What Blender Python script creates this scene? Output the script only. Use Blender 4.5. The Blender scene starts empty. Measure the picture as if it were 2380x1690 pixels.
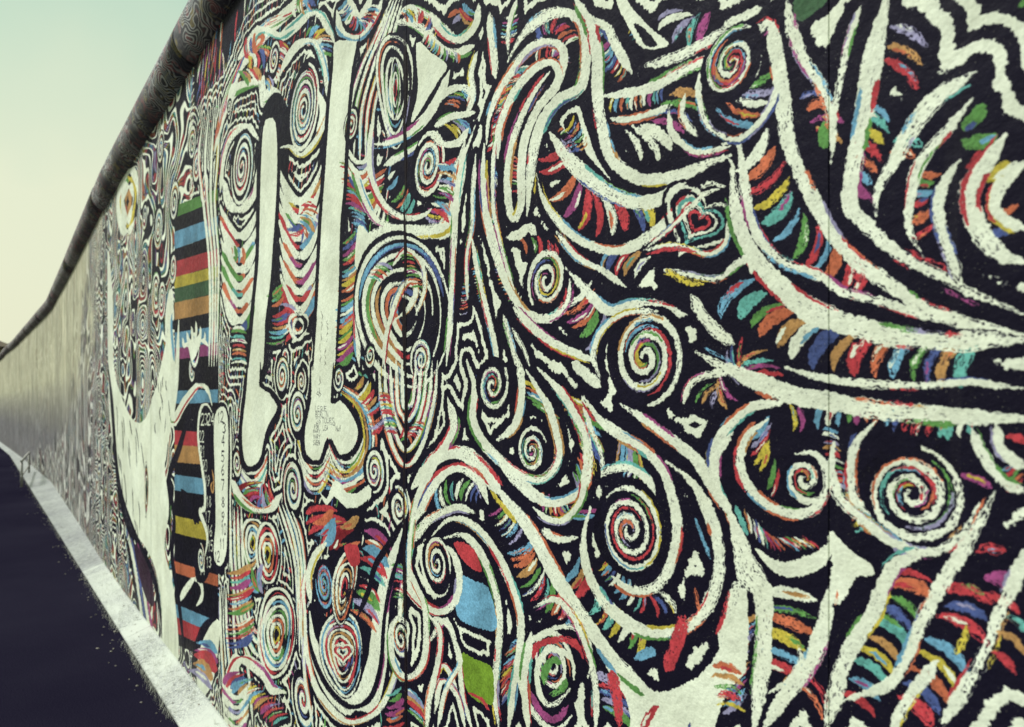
import bpy, bmesh, math, random
import numpy as np
from mathutils import Vector

# ------------------------------------------------------------------ camera, sky, sun, exposure
scene = bpy.context.scene
ANG = math.radians(35.8)          # angle between the view axis and the wall
DCAM = 0.92                       # camera to wall face
HCAM = 1.52
FPX = 1719.0                      # focal length in pixels of the 2380 px wide photograph
cam_data = bpy.data.cameras.new('camera')
cam = bpy.data.objects.new('camera', cam_data)
scene.collection.objects.link(cam)
cam.location = (0, -DCAM, HCAM)
cam.rotation_euler = (math.radians(90), 0, math.atan2(math.cos(ANG), math.sin(ANG)))
cam_data.sensor_width = 36
cam_data.lens = 36 * FPX / 2380
cam_data.shift_y = 97 / 2380
cam_data.clip_start = 0.05
cam_data.clip_end = 2000
cam_data.dof.use_dof = True
cam_data.dof.focus_distance = 1.8
cam_data.dof.aperture_fstop = 4.8
scene.camera = cam

SUN_EL, SUN_AZ = math.radians(48), math.radians(235)   # azimuth measured from +X towards +Y
world = bpy.data.worlds.new('World')
scene.world = world
world.use_nodes = True
wn, wl = world.node_tree.nodes, world.node_tree.links
wn.clear()
out = wn.new('ShaderNodeOutputWorld')
bg = wn.new('ShaderNodeBackground')
sky = wn.new('ShaderNodeTexSky')
sky.sky_type = 'NISHITA'
sky.sun_disc = False
sky.sun_elevation = SUN_EL
sky.sun_rotation = math.pi / 2 - SUN_AZ
sky.dust_density = 6
sky.air_density = 1.0
tint = wn.new('ShaderNodeMix'); tint.data_type = 'RGBA'; tint.blend_type = 'MULTIPLY'
tint.inputs[0].default_value = 1.0
tint.inputs[7].default_value = (1.0, 1.0, 0.72, 1)
tc = wn.new('ShaderNodeTexCoord')
sep = wn.new('ShaderNodeSeparateXYZ')
ramp = wn.new('ShaderNodeValToRGB')
ramp.color_ramp.elements[0].position = 0.10; ramp.color_ramp.elements[0].color = (7.4, 7.55, 5.6, 1)
ramp.color_ramp.elements[1].position = 0.46; ramp.color_ramp.elements[1].color = (4.2, 6.1, 4.9, 1)
e = ramp.color_ramp.elements.new(0.27); e.color = (7.1, 7.5, 5.6, 1)
cn = wn.new('ShaderNodeTexNoise'); cn.inputs['Scale'].default_value = 2.2; cn.inputs['Detail'].default_value = 4
addn = wn.new('ShaderNodeMath'); addn.operation = 'MULTIPLY_ADD'; addn.inputs[1].default_value = 0.3; addn.inputs[2].default_value = -0.15
addz = wn.new('ShaderNodeMath'); addz.operation = 'ADD'
veil = wn.new('ShaderNodeMix'); veil.data_type = 'RGBA'; veil.inputs[0].default_value = 0.88
wl.new(tc.outputs['Generated'], sep.inputs[0]); wl.new(tc.outputs['Generated'], cn.inputs['Vector'])
wl.new(cn.outputs[0], addn.inputs[0]); wl.new(addn.outputs[0], addz.inputs[0]); wl.new(sep.outputs['Z'], addz.inputs[1])
wl.new(addz.outputs[0], ramp.inputs[0])
wl.new(sky.outputs[0], tint.inputs[6]); wl.new(tint.outputs[2], veil.inputs[6]); wl.new(ramp.outputs[0], veil.inputs[7])
wl.new(veil.outputs[2], bg.inputs['Color'])
bg.inputs['Strength'].default_value = 0.11
wl.new(bg.outputs[0], out.inputs[0])

sun_data = bpy.data.lights.new('sun', 'SUN')
sun_data.energy = 4.3
sun_data.angle = math.radians(12)
sun_data.color = (1.0, 0.98, 0.97)
sun = bpy.data.objects.new('sun', sun_data)
scene.collection.objects.link(sun)
sdir = Vector((math.cos(SUN_EL) * math.cos(SUN_AZ), math.cos(SUN_EL) * math.sin(SUN_AZ), math.sin(SUN_EL)))
sun.rotation_euler = sdir.to_track_quat('Z', 'Y').to_euler()
sun.location = sdir * 20

vs = scene.view_settings
vs.view_transform = 'Standard'; vs.look = 'None'; vs.exposure = 0.12; vs.gamma = 1.0; vs.use_curve_mapping = False

# ------------------------------------------------------------------ helpers
rng = np.random.default_rng(7)
random.seed(5)


def link(name, me, mat=None, parent=None, kind=None):
    o = bpy.data.objects.new(name, me)
    scene.collection.objects.link(o)
    if mat is not None:
        me.materials.append(mat)
    if parent is not None:
        o.parent = parent
    if kind:
        o['kind'] = kind
    return o


def new_mat(name):
    m = bpy.data.materials.new(name)
    m.use_nodes = True
    n, l = m.node_tree.nodes, m.node_tree.links
    b = n['Principled BSDF']
    return m, n, l, b


def noise(n, l, vec, scale, detail=4, rough=0.55):
    t = n.new('ShaderNodeTexNoise')
    t.inputs['Scale'].default_value = scale; t.inputs['Detail'].default_value = detail
    t.inputs['Roughness'].default_value = rough
    if vec is not None:
        l.new(vec, t.inputs['Vector'])
    return t


def ramp_node(n, l, src, stops):
    r = n.new('ShaderNodeValToRGB')
    els = r.color_ramp.elements
    while len(els) < len(stops):
        els.new(0.5)
    for el, (p, c) in zip(els, stops):
        el.position = p
        el.color = (c, c, c, 1) if not isinstance(c, tuple) else (*c, 1)
    l.new(src, r.inputs[0])
    return r


def mixc(n, l, fac, a, b):
    m = n.new('ShaderNodeMix'); m.data_type = 'RGBA'
    for sock, v in ((0, fac), (6, a), (7, b)):
        if isinstance(v, (int, float)):
            m.inputs[sock].default_value = v
        elif isinstance(v, tuple):
            m.inputs[sock].default_value = (*v, 1)
        else:
            l.new(v, m.inputs[sock])
    return m.outputs[2]


def mathn(n, l, op, a, b=None, c=None):
    m = n.new('ShaderNodeMath'); m.operation = op
    for i, v in enumerate((a, b, c)):
        if v is None:
            continue
        if isinstance(v, (int, float)):
            m.inputs[i].default_value = v
        else:
            l.new(v, m.inputs[i])
    return m.outputs[0]


# ------------------------------------------------------------------ wall geometry numbers
PW = 1.2                          # width of one concrete segment
T0 = 0.553 - 3 * PW               # first joint, measured along the wall to the left (world -X)
NP = 52
Z0, Z1 = 0.05, 3.40
IMG_H = 3.6                       # height covered by one painted panel image
OFF_T = [-5, 7, 11.5, 16.5, 25, 35, 70]
OFF_D = [0, 0, .10, .20, .05, -.20, -.9]


def off(t):
    return float(np.interp(t, OFF_T, OFF_D))


# ------------------------------------------------------------------ the mural: painted stroke by stroke into one picture per segment
CROP = {0: (0, 0, .9609), 1: (0, 0, 1.91), 2: (0, 850, 1.933), 3: (500, 0, 1.91), 4: (500, 850, 1.933), 5: (1000, 0, 1.91),
        6: (1000, 850, 1.933), 7: (1680, 0, 1.91), 8: (1680, 850, 1.933), 9: (440, 930, 3.6917), 10: (660, 880, 9.02)}
CA, SA = math.cos(ANG), math.sin(ANG)


def to_wall(p):
    """survey points -> (distance along wall, height above ground) in metres"""
    u = (p[:, 0] - 1190) / FPX
    v = (942 - p[:, 1]) / FPX
    s = DCAM / np.maximum(u * CA + SA, 0.004)
    return np.stack([s * (CA - u * SA), HCAM + s * v], 1)


def P(c, txt):
    ox, oy, k = CROP[c]
    a = np.array([[float(q) for q in w.split(',')] for w in txt.split()])
    return a / k + np.array([ox, oy])


def smooth(p, step=9.0, closed=False):
    if len(p) < 3 and not closed:
        n = max(2, int(np.hypot(*(p[-1] - p[0])) / step))
        f = np.linspace(0, 1, n)[:, None]
        return p[0] * (1 - f) + p[-1] * f
    q = np.vstack([p[-1], p, p[0], p[1]]) if closed else np.vstack([2 * p[0] - p[1], p, 2 * p[-1] - p[-2]])
    res = []
    for i in range(1, len(q) - 2):
        p0, p1, p2, p3 = q[i - 1], q[i], q[i + 1], q[i + 2]
        n = max(2, int(np.hypot(*(p2 - p1)) / step))
        t = np.linspace(0, 1, n, endpoint=False)[:, None]
        res.append(.5 * (2 * p1 + (p2 - p0) * t + (2 * p0 - 5 * p1 + 4 * p2 - p3) * t * t + (3 * p1 - p0 - 3 * p2 + p3) * t ** 3))
    if not closed:
        res.append(q[-2][None])
    return np.vstack(res)


WHITE = (224, 232, 212); BLACK = (20, 18, 33)
RED = (184, 56, 64); ORANGE = (196, 104, 70); YELLOW = (200, 184, 66); GREEN = (88, 146, 72); TEAL = (96, 176, 166)
BLUE = (104, 164, 196); DEEP = (66, 84, 142); MAG = (152, 66, 122); LILAC = (150, 148, 184); OCHRE = (186, 140, 82); DKGREEN = (56, 92, 62)
RED, ORANGE, YELLOW, GREEN, TEAL, BLUE, DEEP, MAG, LILAC, OCHRE, DKGREEN = [tuple(v * .86 + g_ * .14 for v, g_ in zip(c_, (104, 96, 100)))
    for c_ in (RED, ORANGE, YELLOW, GREEN, TEAL, BLUE, DEEP, MAG, LILAC, OCHRE, DKGREEN)]
PAL = [RED, RED, RED, ORANGE, ORANGE, YELLOW, GREEN, TEAL, BLUE, BLUE, DEEP, MAG, LILAC, OCHRE, GREEN]
STROKES = []   # (kind, points in wall metres, radius in metres, colour, dryness)


def px_norm(c):
    d = np.gradient(c, axis=0)
    d /= np.maximum(np.hypot(d[:, 0], d[:, 1])[:, None], 1e-6)
    return np.stack([-d[:, 1], d[:, 0]], 1)


def ribbon_px(c, w, col, dry=0.25, taper=.45, wob=.13):
    """c smooth centre line (survey px), w full width in px"""
    n = len(c)
    s = np.linspace(0, 1, n)
    w = np.interp(s, np.linspace(0, 1, len(w)), w) if hasattr(w, '__len__') else np.full(n, float(w))
    prof = np.minimum(1, taper + (1 - taper) * np.minimum(s, 1 - s) * 7)
    k = max(4, n // 6)
    j = np.interp(s, np.linspace(0, 1, k), rng.uniform(1 - wob, 1 + wob, k))
    w = w * prof * j
    nn = px_norm(c)
    a, b = to_wall(c - nn * w[:, None] / 2), to_wall(c + nn * w[:, None] / 2)
    STROKES.append(('s', (a + b) / 2, np.hypot(*(b - a).T) / 2, col, dry))


def W(c, w, txt, col=WHITE, sliv=1.0, dry=.34, taper=.22):
    k = CROP[c][2]
    line = smooth(P(c, txt))
    w = np.array(w, float) / k * ((1.24 if c >= 5 and c <= 8 else 1.1) if col == WHITE else 1.0)
    ribbon_px(line, w, col, dry, taper)
    if col == WHITE and sliv > 0:                    # left-over colour hugging the edges of the white brush line
        n = len(line)
        nn = px_norm(line)
        wm = float(np.mean(w))
        for _ in range(int(n * 0.15 * sliv) + 1):
            ln = int(rng.integers(5, 16))
            if n <= ln + 2:
                continue
            i = int(rng.integers(0, n - ln))
            sd = rng.choice([-1, 1])
            o = sd * wm * rng.uniform(.42, .62)
            seg = line[i:i + ln] + nn[i:i + ln] * o
            ribbon_px(seg, wm * rng.uniform(.14, .34), PAL[rng.integers(len(PAL))], .5, .1)


def K(c, w, txt):
    W(c, w, txt, BLACK, 0)


def F(c, txt, col=WHITE, closed_smooth=True, dry=.1):
    p = P(c, txt)
    if closed_smooth:
        p = smooth(p, 12, True)
    STROKES.append(('f', to_wall(p), None, col, dry))


def D(c, half, txt, sp=.44, slant=.35, bow=.28, white=.2, skip=.06, pal=None):
    """row of short brush dashes across a guide line"""
    k = CROP[c][2]
    half = half / k * (1.14 if c >= 5 else 1.0)
    pal = pal or PAL
    line = smooth(P(c, txt), 2.0)
    seg = np.hypot(*np.diff(line, axis=0).T)
    cum = np.concatenate([[0], np.cumsum(seg)])
    nn = px_norm(line)
    tt = np.stack([nn[:, 1], -nn[:, 0]], 1)
    step = max(6.0, half * sp * 1.22)
    pos = step * .5
    sg = rng.choice([-1, 1])
    while pos < cum[-1]:
        i = int(np.searchsorted(cum, pos))
        i = min(i, len(line) - 1)
        st = step * rng.uniform(.75, 1.3)
        if rng.random() > skip:
            h = half * rng.uniform(.72, 1.08)
            s = np.linspace(-1, 1, 9)[:, None]
            nd = nn[i] + tt[i] * slant * sg
            pts = line[i] + nd * h * s + tt[i] * sg * bow * h * (1 - s * s) + rng.normal(0, .4, (9, 2))
            col = WHITE if rng.random() < white else pal[rng.integers(len(pal))]
            wd = st * rng.uniform(.5, .8)
            ribbon_px(pts, [wd * .55, wd, wd * .95, wd * .5], col, .35, .45)
            if rng.random() < .6 and wd > 4:
                o = int(rng.integers(0, 5))
                c2 = PAL[rng.integers(len(PAL))] if rng.random() < .7 else WHITE
                ribbon_px(pts[o:o + 5] + tt[i] * wd * rng.uniform(-.35, .35), wd * .35, c2, .55, .2)
        pos += st


def SP(c, x, y, r, turns=2.5, sense=1, a0=0.0, w=.46, disc=True, col=WHITE, asp=1.0, colour=.8):
    """brush spiral, round on the wall; r in px measured vertically"""
    ox, oy, k = CROP[c]
    px = np.array([[x / k + ox, y / k + oy], [x / k + ox, (y + r) / k + oy]])
    wc = to_wall(px)
    cx, cy = wc[0]
    R = abs(wc[1, 1] - wc[0, 1])
    if disc:
        th = np.linspace(0, 2 * math.pi, 40, endpoint=False)
        rr = R * 1.12 * (1 + .05 * np.sin(3 * th + a0))
        STROKES.append(('f', np.stack([cx + rr * np.cos(th) * asp, cy + rr * np.sin(th)], 1), None, BLACK, 0))
    pitch = R / (turns + .15)
    n = int(18 * turns) + 8
    th = np.linspace(0, 2 * math.pi * turns, n)
    rad = R * (.08 + .92 * (th / th[-1]) ** 1.08)
    wob = 1 + .04 * np.sin(th * .9 + a0 * 3)
    arm = np.stack([cx + asp * sense * rad * wob * np.cos(th + a0), cy + rad * wob * np.sin(th + a0)], 1)
    off_r = rad - pitch * .5
    for _ in range(int(5 * turns * colour)):
        i = int(rng.integers(n // 5, n - 7)); ln = int(rng.integers(4, 12))
        j = slice(i, min(n, i + ln))
        o = rad[j] - pitch * rng.uniform(.32, .62)
        ok = o > 0
        if ok.sum() < 3:
            continue
        q = np.stack([cx + asp * sense * o * np.cos(th[j] + a0), cy + o * np.sin(th[j] + a0)], 1)[ok]
        m = len(q)
        STROKES.append(('s', q, pitch * rng.uniform(.07, .15) * np.sin(np.linspace(.35, 2.8, m)), PAL[rng.integers(len(PAL))], .35))
    wid = pitch * (w + .07) * .5 * np.interp(th, [0, 1.5, th[-1] - 1.2, th[-1]], [.5, .9, 1.05, .55])
    wid *= np.interp(th, np.linspace(0, th[-1], 14), rng.uniform(.85, 1.15, 14))
    STROKES.append(('s', arm, wid, col, .25))
    for _ in range(int(3 * turns * colour)):
        i = int(rng.integers(0, n - 6)); ln = int(rng.integers(3, 9))
        j = slice(i, min(n, i + ln))
        o = rad[j] + pitch * w * .5 * rng.choice([-.8, .85])
        q = np.stack([cx + asp * sense * o * np.cos(th[j] + a0), cy + o * np.sin(th[j] + a0)], 1)
        STROKES.append(('s', q, np.full(len(q), pitch * rng.uniform(.04, .09)), PAL[rng.integers(len(PAL))], .5))


def OV(c, x, y, rx, ry, n=4, cols=None, rot=0.0, fill=BLACK, w=.36, gap=0.0):
    """nested ovals, sizes in px"""
    k = CROP[c][2]
    th = np.linspace(0, 2 * math.pi, 44)
    cr, sr = math.cos(rot), math.sin(rot)
    base = np.stack([np.cos(th), np.sin(th)], 1)
    ph_ = rng.uniform(0, 6)

    def ell(f, part=slice(None)):
        wv = 1 + .07 * np.sin(2 * th[part] + ph_) + .05 * np.sin(3 * th[part] + 2 * ph_ + 5 * f)
        q = base[part] * np.array([rx, ry]) * (f * wv)[:, None]
        q[:, 0] *= 1 - .22 * (q[:, 1] / ry)
        q = q @ np.array([[cr, sr], [-sr, cr]])
        return (q + np.array([x, y])) / k + np.array(CROP[c][:2])
    if fill is not None:
        STROKES.append(('f', to_wall(ell(1.08)), None, fill, 0))
    for i in range(n):
        f = 1 - i / n * .92
        pw = min(rx, ry) / n / k
        if cols:
            ribbon_px(ell(f - .45 / n), pw * .5, cols[i % len(cols)], .45, .6)
            for _ in range(3):
                a = int(rng.integers(0, 32))
                ribbon_px(ell(f - rng.uniform(.3, .6) / n, slice(a, a + int(rng.integers(5, 11)))), pw * .4, [BLACK, BLACK, PAL[rng.integers(len(PAL))]][rng.integers(3)], .4, .2)
        else:
            a = int(rng.integers(0, 25))
            ribbon_px(ell(f - .45 / n, slice(a, a + 18)), pw * .42, PAL[rng.integers(len(PAL))], .35, .2)
            a = int(rng.integers(0, 28))
            ribbon_px(ell(f - .4 / n, slice(a, a + 14)), pw * .36, PAL[rng.integers(len(PAL))], .4, .2)
        a = int(rng.integers(0, 8))
        lw = ell(f, slice(a, 44))
        ribbon_px(lw, pw * w * 1.35 * (.75 + .5 * np.sin(np.linspace(0, 3.1, len(lw)))), WHITE, .35, .3)


def US(c, x, y0, hw, depth, n=5, step=None, flip=1, w=.34):
    """nested hanging U drapes with coloured slivers between"""
    k = CROP[c][2]
    ox, oy = CROP[c][:2]
    step = step or depth / n
    for i in range(n):
        yy = y0 + i * step
        s = np.linspace(-1, 1, 17)
        px = x + s * hw * (1 - .02 * i)
        py = yy + flip * depth * (1 - np.abs(s) ** 2.3) - flip * depth * .1
        line = smooth(np.stack([px, py], 1) / k + np.array([ox, oy]))
        ribbon_px(line, [step * .2 / k, step * w * 1.3 / k, step * .2 / k], WHITE, .3)
        for _ in range(3):
            a = int(rng.integers(0, max(1, len(line) - 14)))
            ribbon_px(line[a:a + int(rng.integers(8, 22))] + np.array([0, step * rng.uniform(.4, .62) / k]), step * .24 / k,
                      PAL[rng.integers(len(PAL))], .4, .2)


def HEART(c, x, y, r, cols=(WHITE, RED, WHITE), rot=0.0):
    k = CROP[c][2]
    t = np.linspace(0, 2 * math.pi, 40)
    hx = 16 * np.sin(t) ** 3 / 16
    hy = -(13 * np.cos(t) - 5 * np.cos(2 * t) - 2 * np.cos(3 * t) - np.cos(4 * t)) / 16
    b = np.stack([hx, hy], 1) @ np.array([[math.cos(rot), math.sin(rot)], [-math.sin(rot), math.cos(rot)]])
    for i, col in enumerate(cols):
        f = r * (1 - i / len(cols) * .9)
        ribbon_px((b * f + np.array([x, y])) / k + np.array(CROP[c][:2]), r / len(cols) * .42 / k, col, .3, .8)


# ---- left stretch: white bars, drapes, ovals -----------------------------------------------------------------
def paint_left():
    # coloured stripes behind the far white shape
    cols = [GREEN, BLACK, BLUE, BLACK, RED, YELLOW, DKGREEN, OCHRE, BLACK, BLUE, MAG, BLACK, GREEN, BLUE, BLACK, ORANGE, RED, OCHRE,
            BLACK, BLUE, BLACK, DKGREEN, YELLOW, BLACK, BLUE, ORANGE, BLACK, GREEN, BLUE, RED, BLACK]
    y = 480.0
    for i, col in enumerate(cols):
        if y > 860 and i % 3 == 0:
            col = BLACK
        h = 26 + 14 * ((i * 7) % 5) / 4
        sl = -.42 + .95 * (y - 480) / 1050
        p = np.array([[404, y], [505, y + sl * 100], [505, y + h + 1 + sl * 100], [404, y + h + 1]])
        STROKES.append(('f', to_wall(p), None, tuple(v * .86 for v in col), .15))
        y += h
    SP(2, 860, 20, 60, 2.2); SP(1, 860, 1545, 90, 2, -1)
    for q in range(7):
        W(1, 9, f'{850},{1600} {835+q*9},{1530-q*3} {815+q*18},{1470+abs(q-3)*22} {806+q*20},{1430+abs(q-3)*24}', sliv=0)
    W(2, 10, '800,1060 830,1010 870,960 900,980 905,1040 880,1080', sliv=0); W(2, 12, '810,560 850,620 880,700 900,640', BLACK, 0)
    # far white tapering shape
    F(2, '475,-500 500,-300 505,0 540,130 600,250 650,240 690,120 720,0 765,-180 785,0 768,260 738,440 756,640 736,820 776,1000 800,1300 760,1400 690,1440 640,1400 700,1330 722,1200 720,1050 690,900 640,800 590,740 540,600 508,400 480,150')
    W(2, [12, 16, 10], '800,-200 790,60 772,250 830,160 890,90 930,110 950,180', sliv=.3)
    W(2, 14, '860,180 800,380 760,500 780,700 770,860 800,1060 830,1330', BLACK, 0)
    for q in range(26):
        x0 = rng.uniform(500, 640); y0 = 150 + rng.uniform(0, 520) + (x0 - 500) * .9
        W(2, 2.5, f'{x0},{y0} {x0+rng.uniform(2,8)},{y0+rng.uniform(30,60)} {x0+rng.uniform(4,16)},{y0+rng.uniform(70,150)}', BLACK, 0, .5)
    for q in range(14):
        x0 = rng.uniform(690, 760); y0 = rng.uniform(-150, 320)
        W(2, 2.5, f'{x0},{y0} {x0+rng.uniform(-8,8)},{y0+25} {x0+rng.uniform(-6,10)},{y0+rng.uniform(40,80)}', BLACK, 0, .5)
    K(2, 14, '476,0 498,200 515,420 545,610 600,770 650,870 690,960 716,1100 724,1220')
    for q in range(5):
        W(2, 8, f'{560+q*14},{760+q*10} {590+q*14},{900+q*6} {620+q*12},{1100} {650+q*12},{1260+q*10}', (BLACK, WHITE, DEEP, WHITE, MAG)[q], 0)
    OV(2, 655, 560, 9, 110, 2, [OCHRE, DKGREEN])
    F(2, '600,800 640,850 680,960 690,1080 660,1060 625,950', (52, 36, 52))
    OV(1, 565, 900, 45, 130, 2, [YELLOW, OCHRE])
    SP(1, 710, 660, 75, 2.5); SP(1, 850, 640, 80, 2.5, -1); SP(1, 700, 1010, 95, 3); SP(1, 870, 740, 80, 2.5)
    SP(1, 690, 1300, 110, 3, -1); SP(1, 715, 1330, 90, 3); SP(1, 640, 960, 60, 2); SP(1, 770, 900, 90, 2.5)
    SP(1, 905, 830, 75, 2); SP(1, 765, 1190, 70, 2)
    W(1, 26, '760,1300 745,1450 760,1624', sliv=.2)
    for dx in (0, 28, 56, 84):
        W(1, 9, f'{900+dx*.9},{520-dx} {880+dx},{700} {900+dx*.6},900 {925+dx*.5},1150 {930+dx*.4},1400 {925+dx*.4},1624', sliv=.4)
    # number column
    F(9, '60,150 90,50 150,20 200,80 260,20 320,70 345,300 345,800 340,1300 300,1450 240,1500 190,1440 130,1560 60,1560 40,1400 60,1250 120,1400 150,1200 90,1000 120,920 110,650 70,400', BLACK)
    W(9, 16, '190,110 150,40 100,60 75,180 72,350 100,560 128,760 125,930 85,960 130,1080 150,1200 120,1390', sliv=0)
    F(9, '215,130 250,70 290,60 318,120 330,300 325,700 320,1100 308,1330 260,1430 212,1380 205,1250 220,1050 215,700 205,300')
    W(9, 12, '345,100 352,500 345,900 345,1300 330,1500', sliv=0)
    SP(9, 95, 1370, 130, 2.2, -1, .4)
    W(9, 10, '190,600 205,700 195,800 180,740 200,700', OCHRE, 0)
    txt(9, '23', 95, 215, 62, 95, 13, WHITE); txt(9, '24', 150, 215, 62, 95, 13, WHITE)
    for s_, x_, y_ in (('22', 78, 360), ('21', 85, 490), ('20', 105, 610), ('19', 128, 740), ('18', 140, 920), ('17', 130, 1050), ('16', 148, 1170),
                       ('15', 155, 1300), ('14', 85, 1500), ('13', 140, 1440)):
        txt(9, s_, x_, y_, 46, 92, 11, WHITE)
    for s_, x_, y_ in (('1', 235, 200), ('2', 262, 190), ('3', 282, 285), ('4', 272, 395), ('5', 270, 530), ('6', 270, 645), ('7', 270, 775), ('8', 272, 925),
                       ('9', 272, 1050), ('10', 268, 1155), ('11', 255, 1280), ('12', 212, 1390)):
        txt(9, s_, x_, y_, 30 if len(s_) == 1 else 46, 88, 11, BLACK)
    W(2, 26, '985,1130 920,1190 885,1290 860,1390', BLACK, 0)
    F(2, '880,1390 900,1260 950,1160 985,1150 975,1300 950,1430 900,1500', WHITE)
    D(2, 60, '930,1220 920,1330 890,1430', white=0)
    for x0, dx in ((985, 14), (1012, 20), (1045, 24), (1085, 30)):
        W(2, 10, f'{x0},1000 {x0+4},1200 {x0+dx},1400 {x0+dx*1.6},1624', sliv=.6)
    # streaming lines above the bars
    for k in range(6):
        W(3, 12, f'{-10+k*8},{700-k*30} {30+k*14},{480-k*30} {90+k*22},{330-k*40} {190+k*30},{200-k*30} {270+k*40},{90-k*25} {380+k*40},{-20-k*10}', sliv=1.5)
    W(3, 26, '60,520 70,420 130,380 200,370 215,440 260,400 290,420', sliv=.4)
    W(3, 22, '100,260 190,140 240,140 290,160 350,120 420,60 470,70 515,150 530,190', sliv=.6)
    W(3, 14, '380,180 440,180 480,230 500,330', sliv=.6)
    D(3, 40, '130,220 200,190 215,250 140,290'); D(3, 34, '110,350 170,330 205,320'); D(3, 36, '420,130 480,170 500,260')
    D(3, 45, '320,40 400,10 440,-20'); D(3, 30, '300,190 270,330 230,380')
    SP(3, 262, 265, 72, 2.4, 1, .5)
    SP(3, 60, 475, 34, 2)
    # white bars
    K(3, 150, '250,520 250,800 225,1100 200,1400 180,1624'); K(3, 150, '580,170 560,500 520,900 500,1300 480,1624')
    F(3, '213,560 240,525 268,545 276,700 270,900 256,1100 245,1250 220,1450 205,1640 150,1640 168,1400 190,1150 196,900 202,700')
    F(3, '530,190 580,180 632,158 605,330 585,560 570,850 556,1000 548,1300 526,1640 442,1640 458,1300 472,1000 492,720 508,480 524,300')
    W(3, 18, '290,330 310,280 370,200 440,190 480,280 500,400 515,480', sliv=.5)
    # tall ovals between the bars
    SP(3, 115, 745, 165, 4, 1, .3, asp=1.05); W(3, 20, '30,800 60,900 110,930 170,860 190,740', sliv=.2)
    W(3, 16, '20,850 35,700 70,600 140,560 190,620', sliv=.4)
    SP(3, 392, 490, 190, 5, -1, 1.2, asp=1.0); F(3, '455,400 500,490 450,590 465,500')
    W(3, 18, '280,660 330,650 380,690 440,640 480,560 505,500', sliv=.4)
    US(3, 105, 930, 85, 130, 6, 75); US(3, 375, 760, 95, 150, 7, 80)
    F(3, '335,900 375,880 400,910 370,960 375,900', WHITE)
    D(3, 40, '410,880 420,960 380,1040 340,1000'); D(3, 50, '320,1350 330,1450 380,1500'); D(3, 40, '260,1280 290,1400 270,1520')
    D(3, 34, '100,1450 105,1624', slant=.1); D(3, 30, '60,1120 130,1140')
    SP(3, 310, 1595, 60, 2); OV(3, 370, 1450, 38, 60, 2)
    D(3, 34, '590,740 610,880 640,980 650,1080', white=.05, slant=.9, bow=.4); D(3, 46, '590,1040 600,1180 590,1320 575,1450 575,1600', white=.1, slant=.7, bow=.4)
    # pods on the right of the left stretch
    for k in range(5):
        W(3, 12, f'{590+k*26},{700+k*10} {600+k*26},{480+k*6} {650+k*26},{300} {720+k*22},{150-k*14} {790+k*12},{-20}', sliv=1.2)
    SP(3, 605, 560, 75, 2.5, -1, .2)
    US(3, 645, 660, 60, 70, 3, 45)
    W(3, 22, '540,50 560,140 640,165 710,80 745,-10', sliv=.8); W(3, 20, '585,-10 640,70 700,-10', sliv=.8); D(3, 30, '560,10 600,90 660,110 720,20')
    OV(3, 800, 400, 78, 235, 4, w=.34); OV(3, 800, 400, 20, 130, 2, [GREEN, RED])
    F(3, '895,190 960,235 1030,290 985,370 925,470 870,545 900,400')
    W(3, [20, 34, 30], '690,640 740,640 830,610 930,530 1000,420 1040,320', sliv=.6)
    W(3, 34, '800,105 860,98 930,140 1000,215 1080,235 1150,205', sliv=.8); W(3, 24, '815,60 880,36 960,80 1040,150 1090,190', sliv=.8)
    D(3, 30, '830,80 900,70 980,130'); D(3, 24, '920,160 1010,240 1090,260')
    W(3, 26, '750,735 830,690 900,650 960,600', sliv=.6)
    SP(3, 945, 735, 150, 3, -1, 2.2)
    D(3, 46, '780,800 820,870 870,930'); D(3, 44, '1040,700 1030,820 990,940 960,990'); D(3, 40, '720,760 700,900 760,1010', slant=.8)
    W(3, 26, '620,760 660,880 720,980 810,1005', sliv=1); W(3, 24, '690,560 690,760 740,900 830,965 920,960 960,930', sliv=1)
    W(3, [26, 46, 60, 52, 50, 30], '632,1240 655,1120 720,1055 820,1030 950,1030 1020,1010 1060,920 1085,760 1110,620', sliv=.5)
    F(3, '640,1000 700,1060 740,1050 690,1110 650,1180 620,1180')
    W(3, 22, '640,1180 630,1300 628,1450 640,1624', sliv=.6)
    # the tall pod with nested lines
    OV(3, 840, 1400, 200, 340, 5, w=.25)
    W(3, 20, '745,1624 770,1450 830,1280 880,1250 890,1310 850,1380 800,1420', sliv=1.5); W(3, 16, '790,1180 850,1110 920,1180 930,1290 890,1400', sliv=1.5)
    D(3, 30, '850,1130 870,1200 900,1290', white=0); D(3, 34, '700,1250 760,1180', white=0)
    SP(3, 688, 1580, 52, 2); SP(3, 915, 1600, 95, 2.6, -1)
    # lower left
    K(4, 60, '170,40 160,250 150,420')
    F(4, '190,-10 196,95 240,120 280,185 240,270 215,340 200,420 160,455 130,430 118,300 138,110 150,-10')
    F(4, '440,-10 525,-10 520,170 560,155 605,205 642,290 622,370 562,402 510,325 470,425 412,400 405,290 432,150')
    US(4, 165, 400, 70, 90, 3, 40); US(4, 450, 330, 80, 130, 4, 36); US(4, 590, 320, 85, 130, 4, 38)
    for i, col in enumerate((YELLOW, OCHRE, BLUE, WHITE, ORANGE)):
        W(4, 10, f'{560},{118-i*10} {640+i*9},{190-i*6} {672+i*13},{330} {640+i*12},{440+i*14} {570},{480+i*20} {500-i*4},{430+i*22}', col, 0)
    SP(4, 95, 440, 72, 2.2, -1, .4); SP(4, 300, 50, 88, 2.6); SP(4, 388, 72, 60, 2.2, -1); SP(4, 370, 220, 100, 2.4, 1, .6); SP(4, 555, 60, 60, 2)
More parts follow.
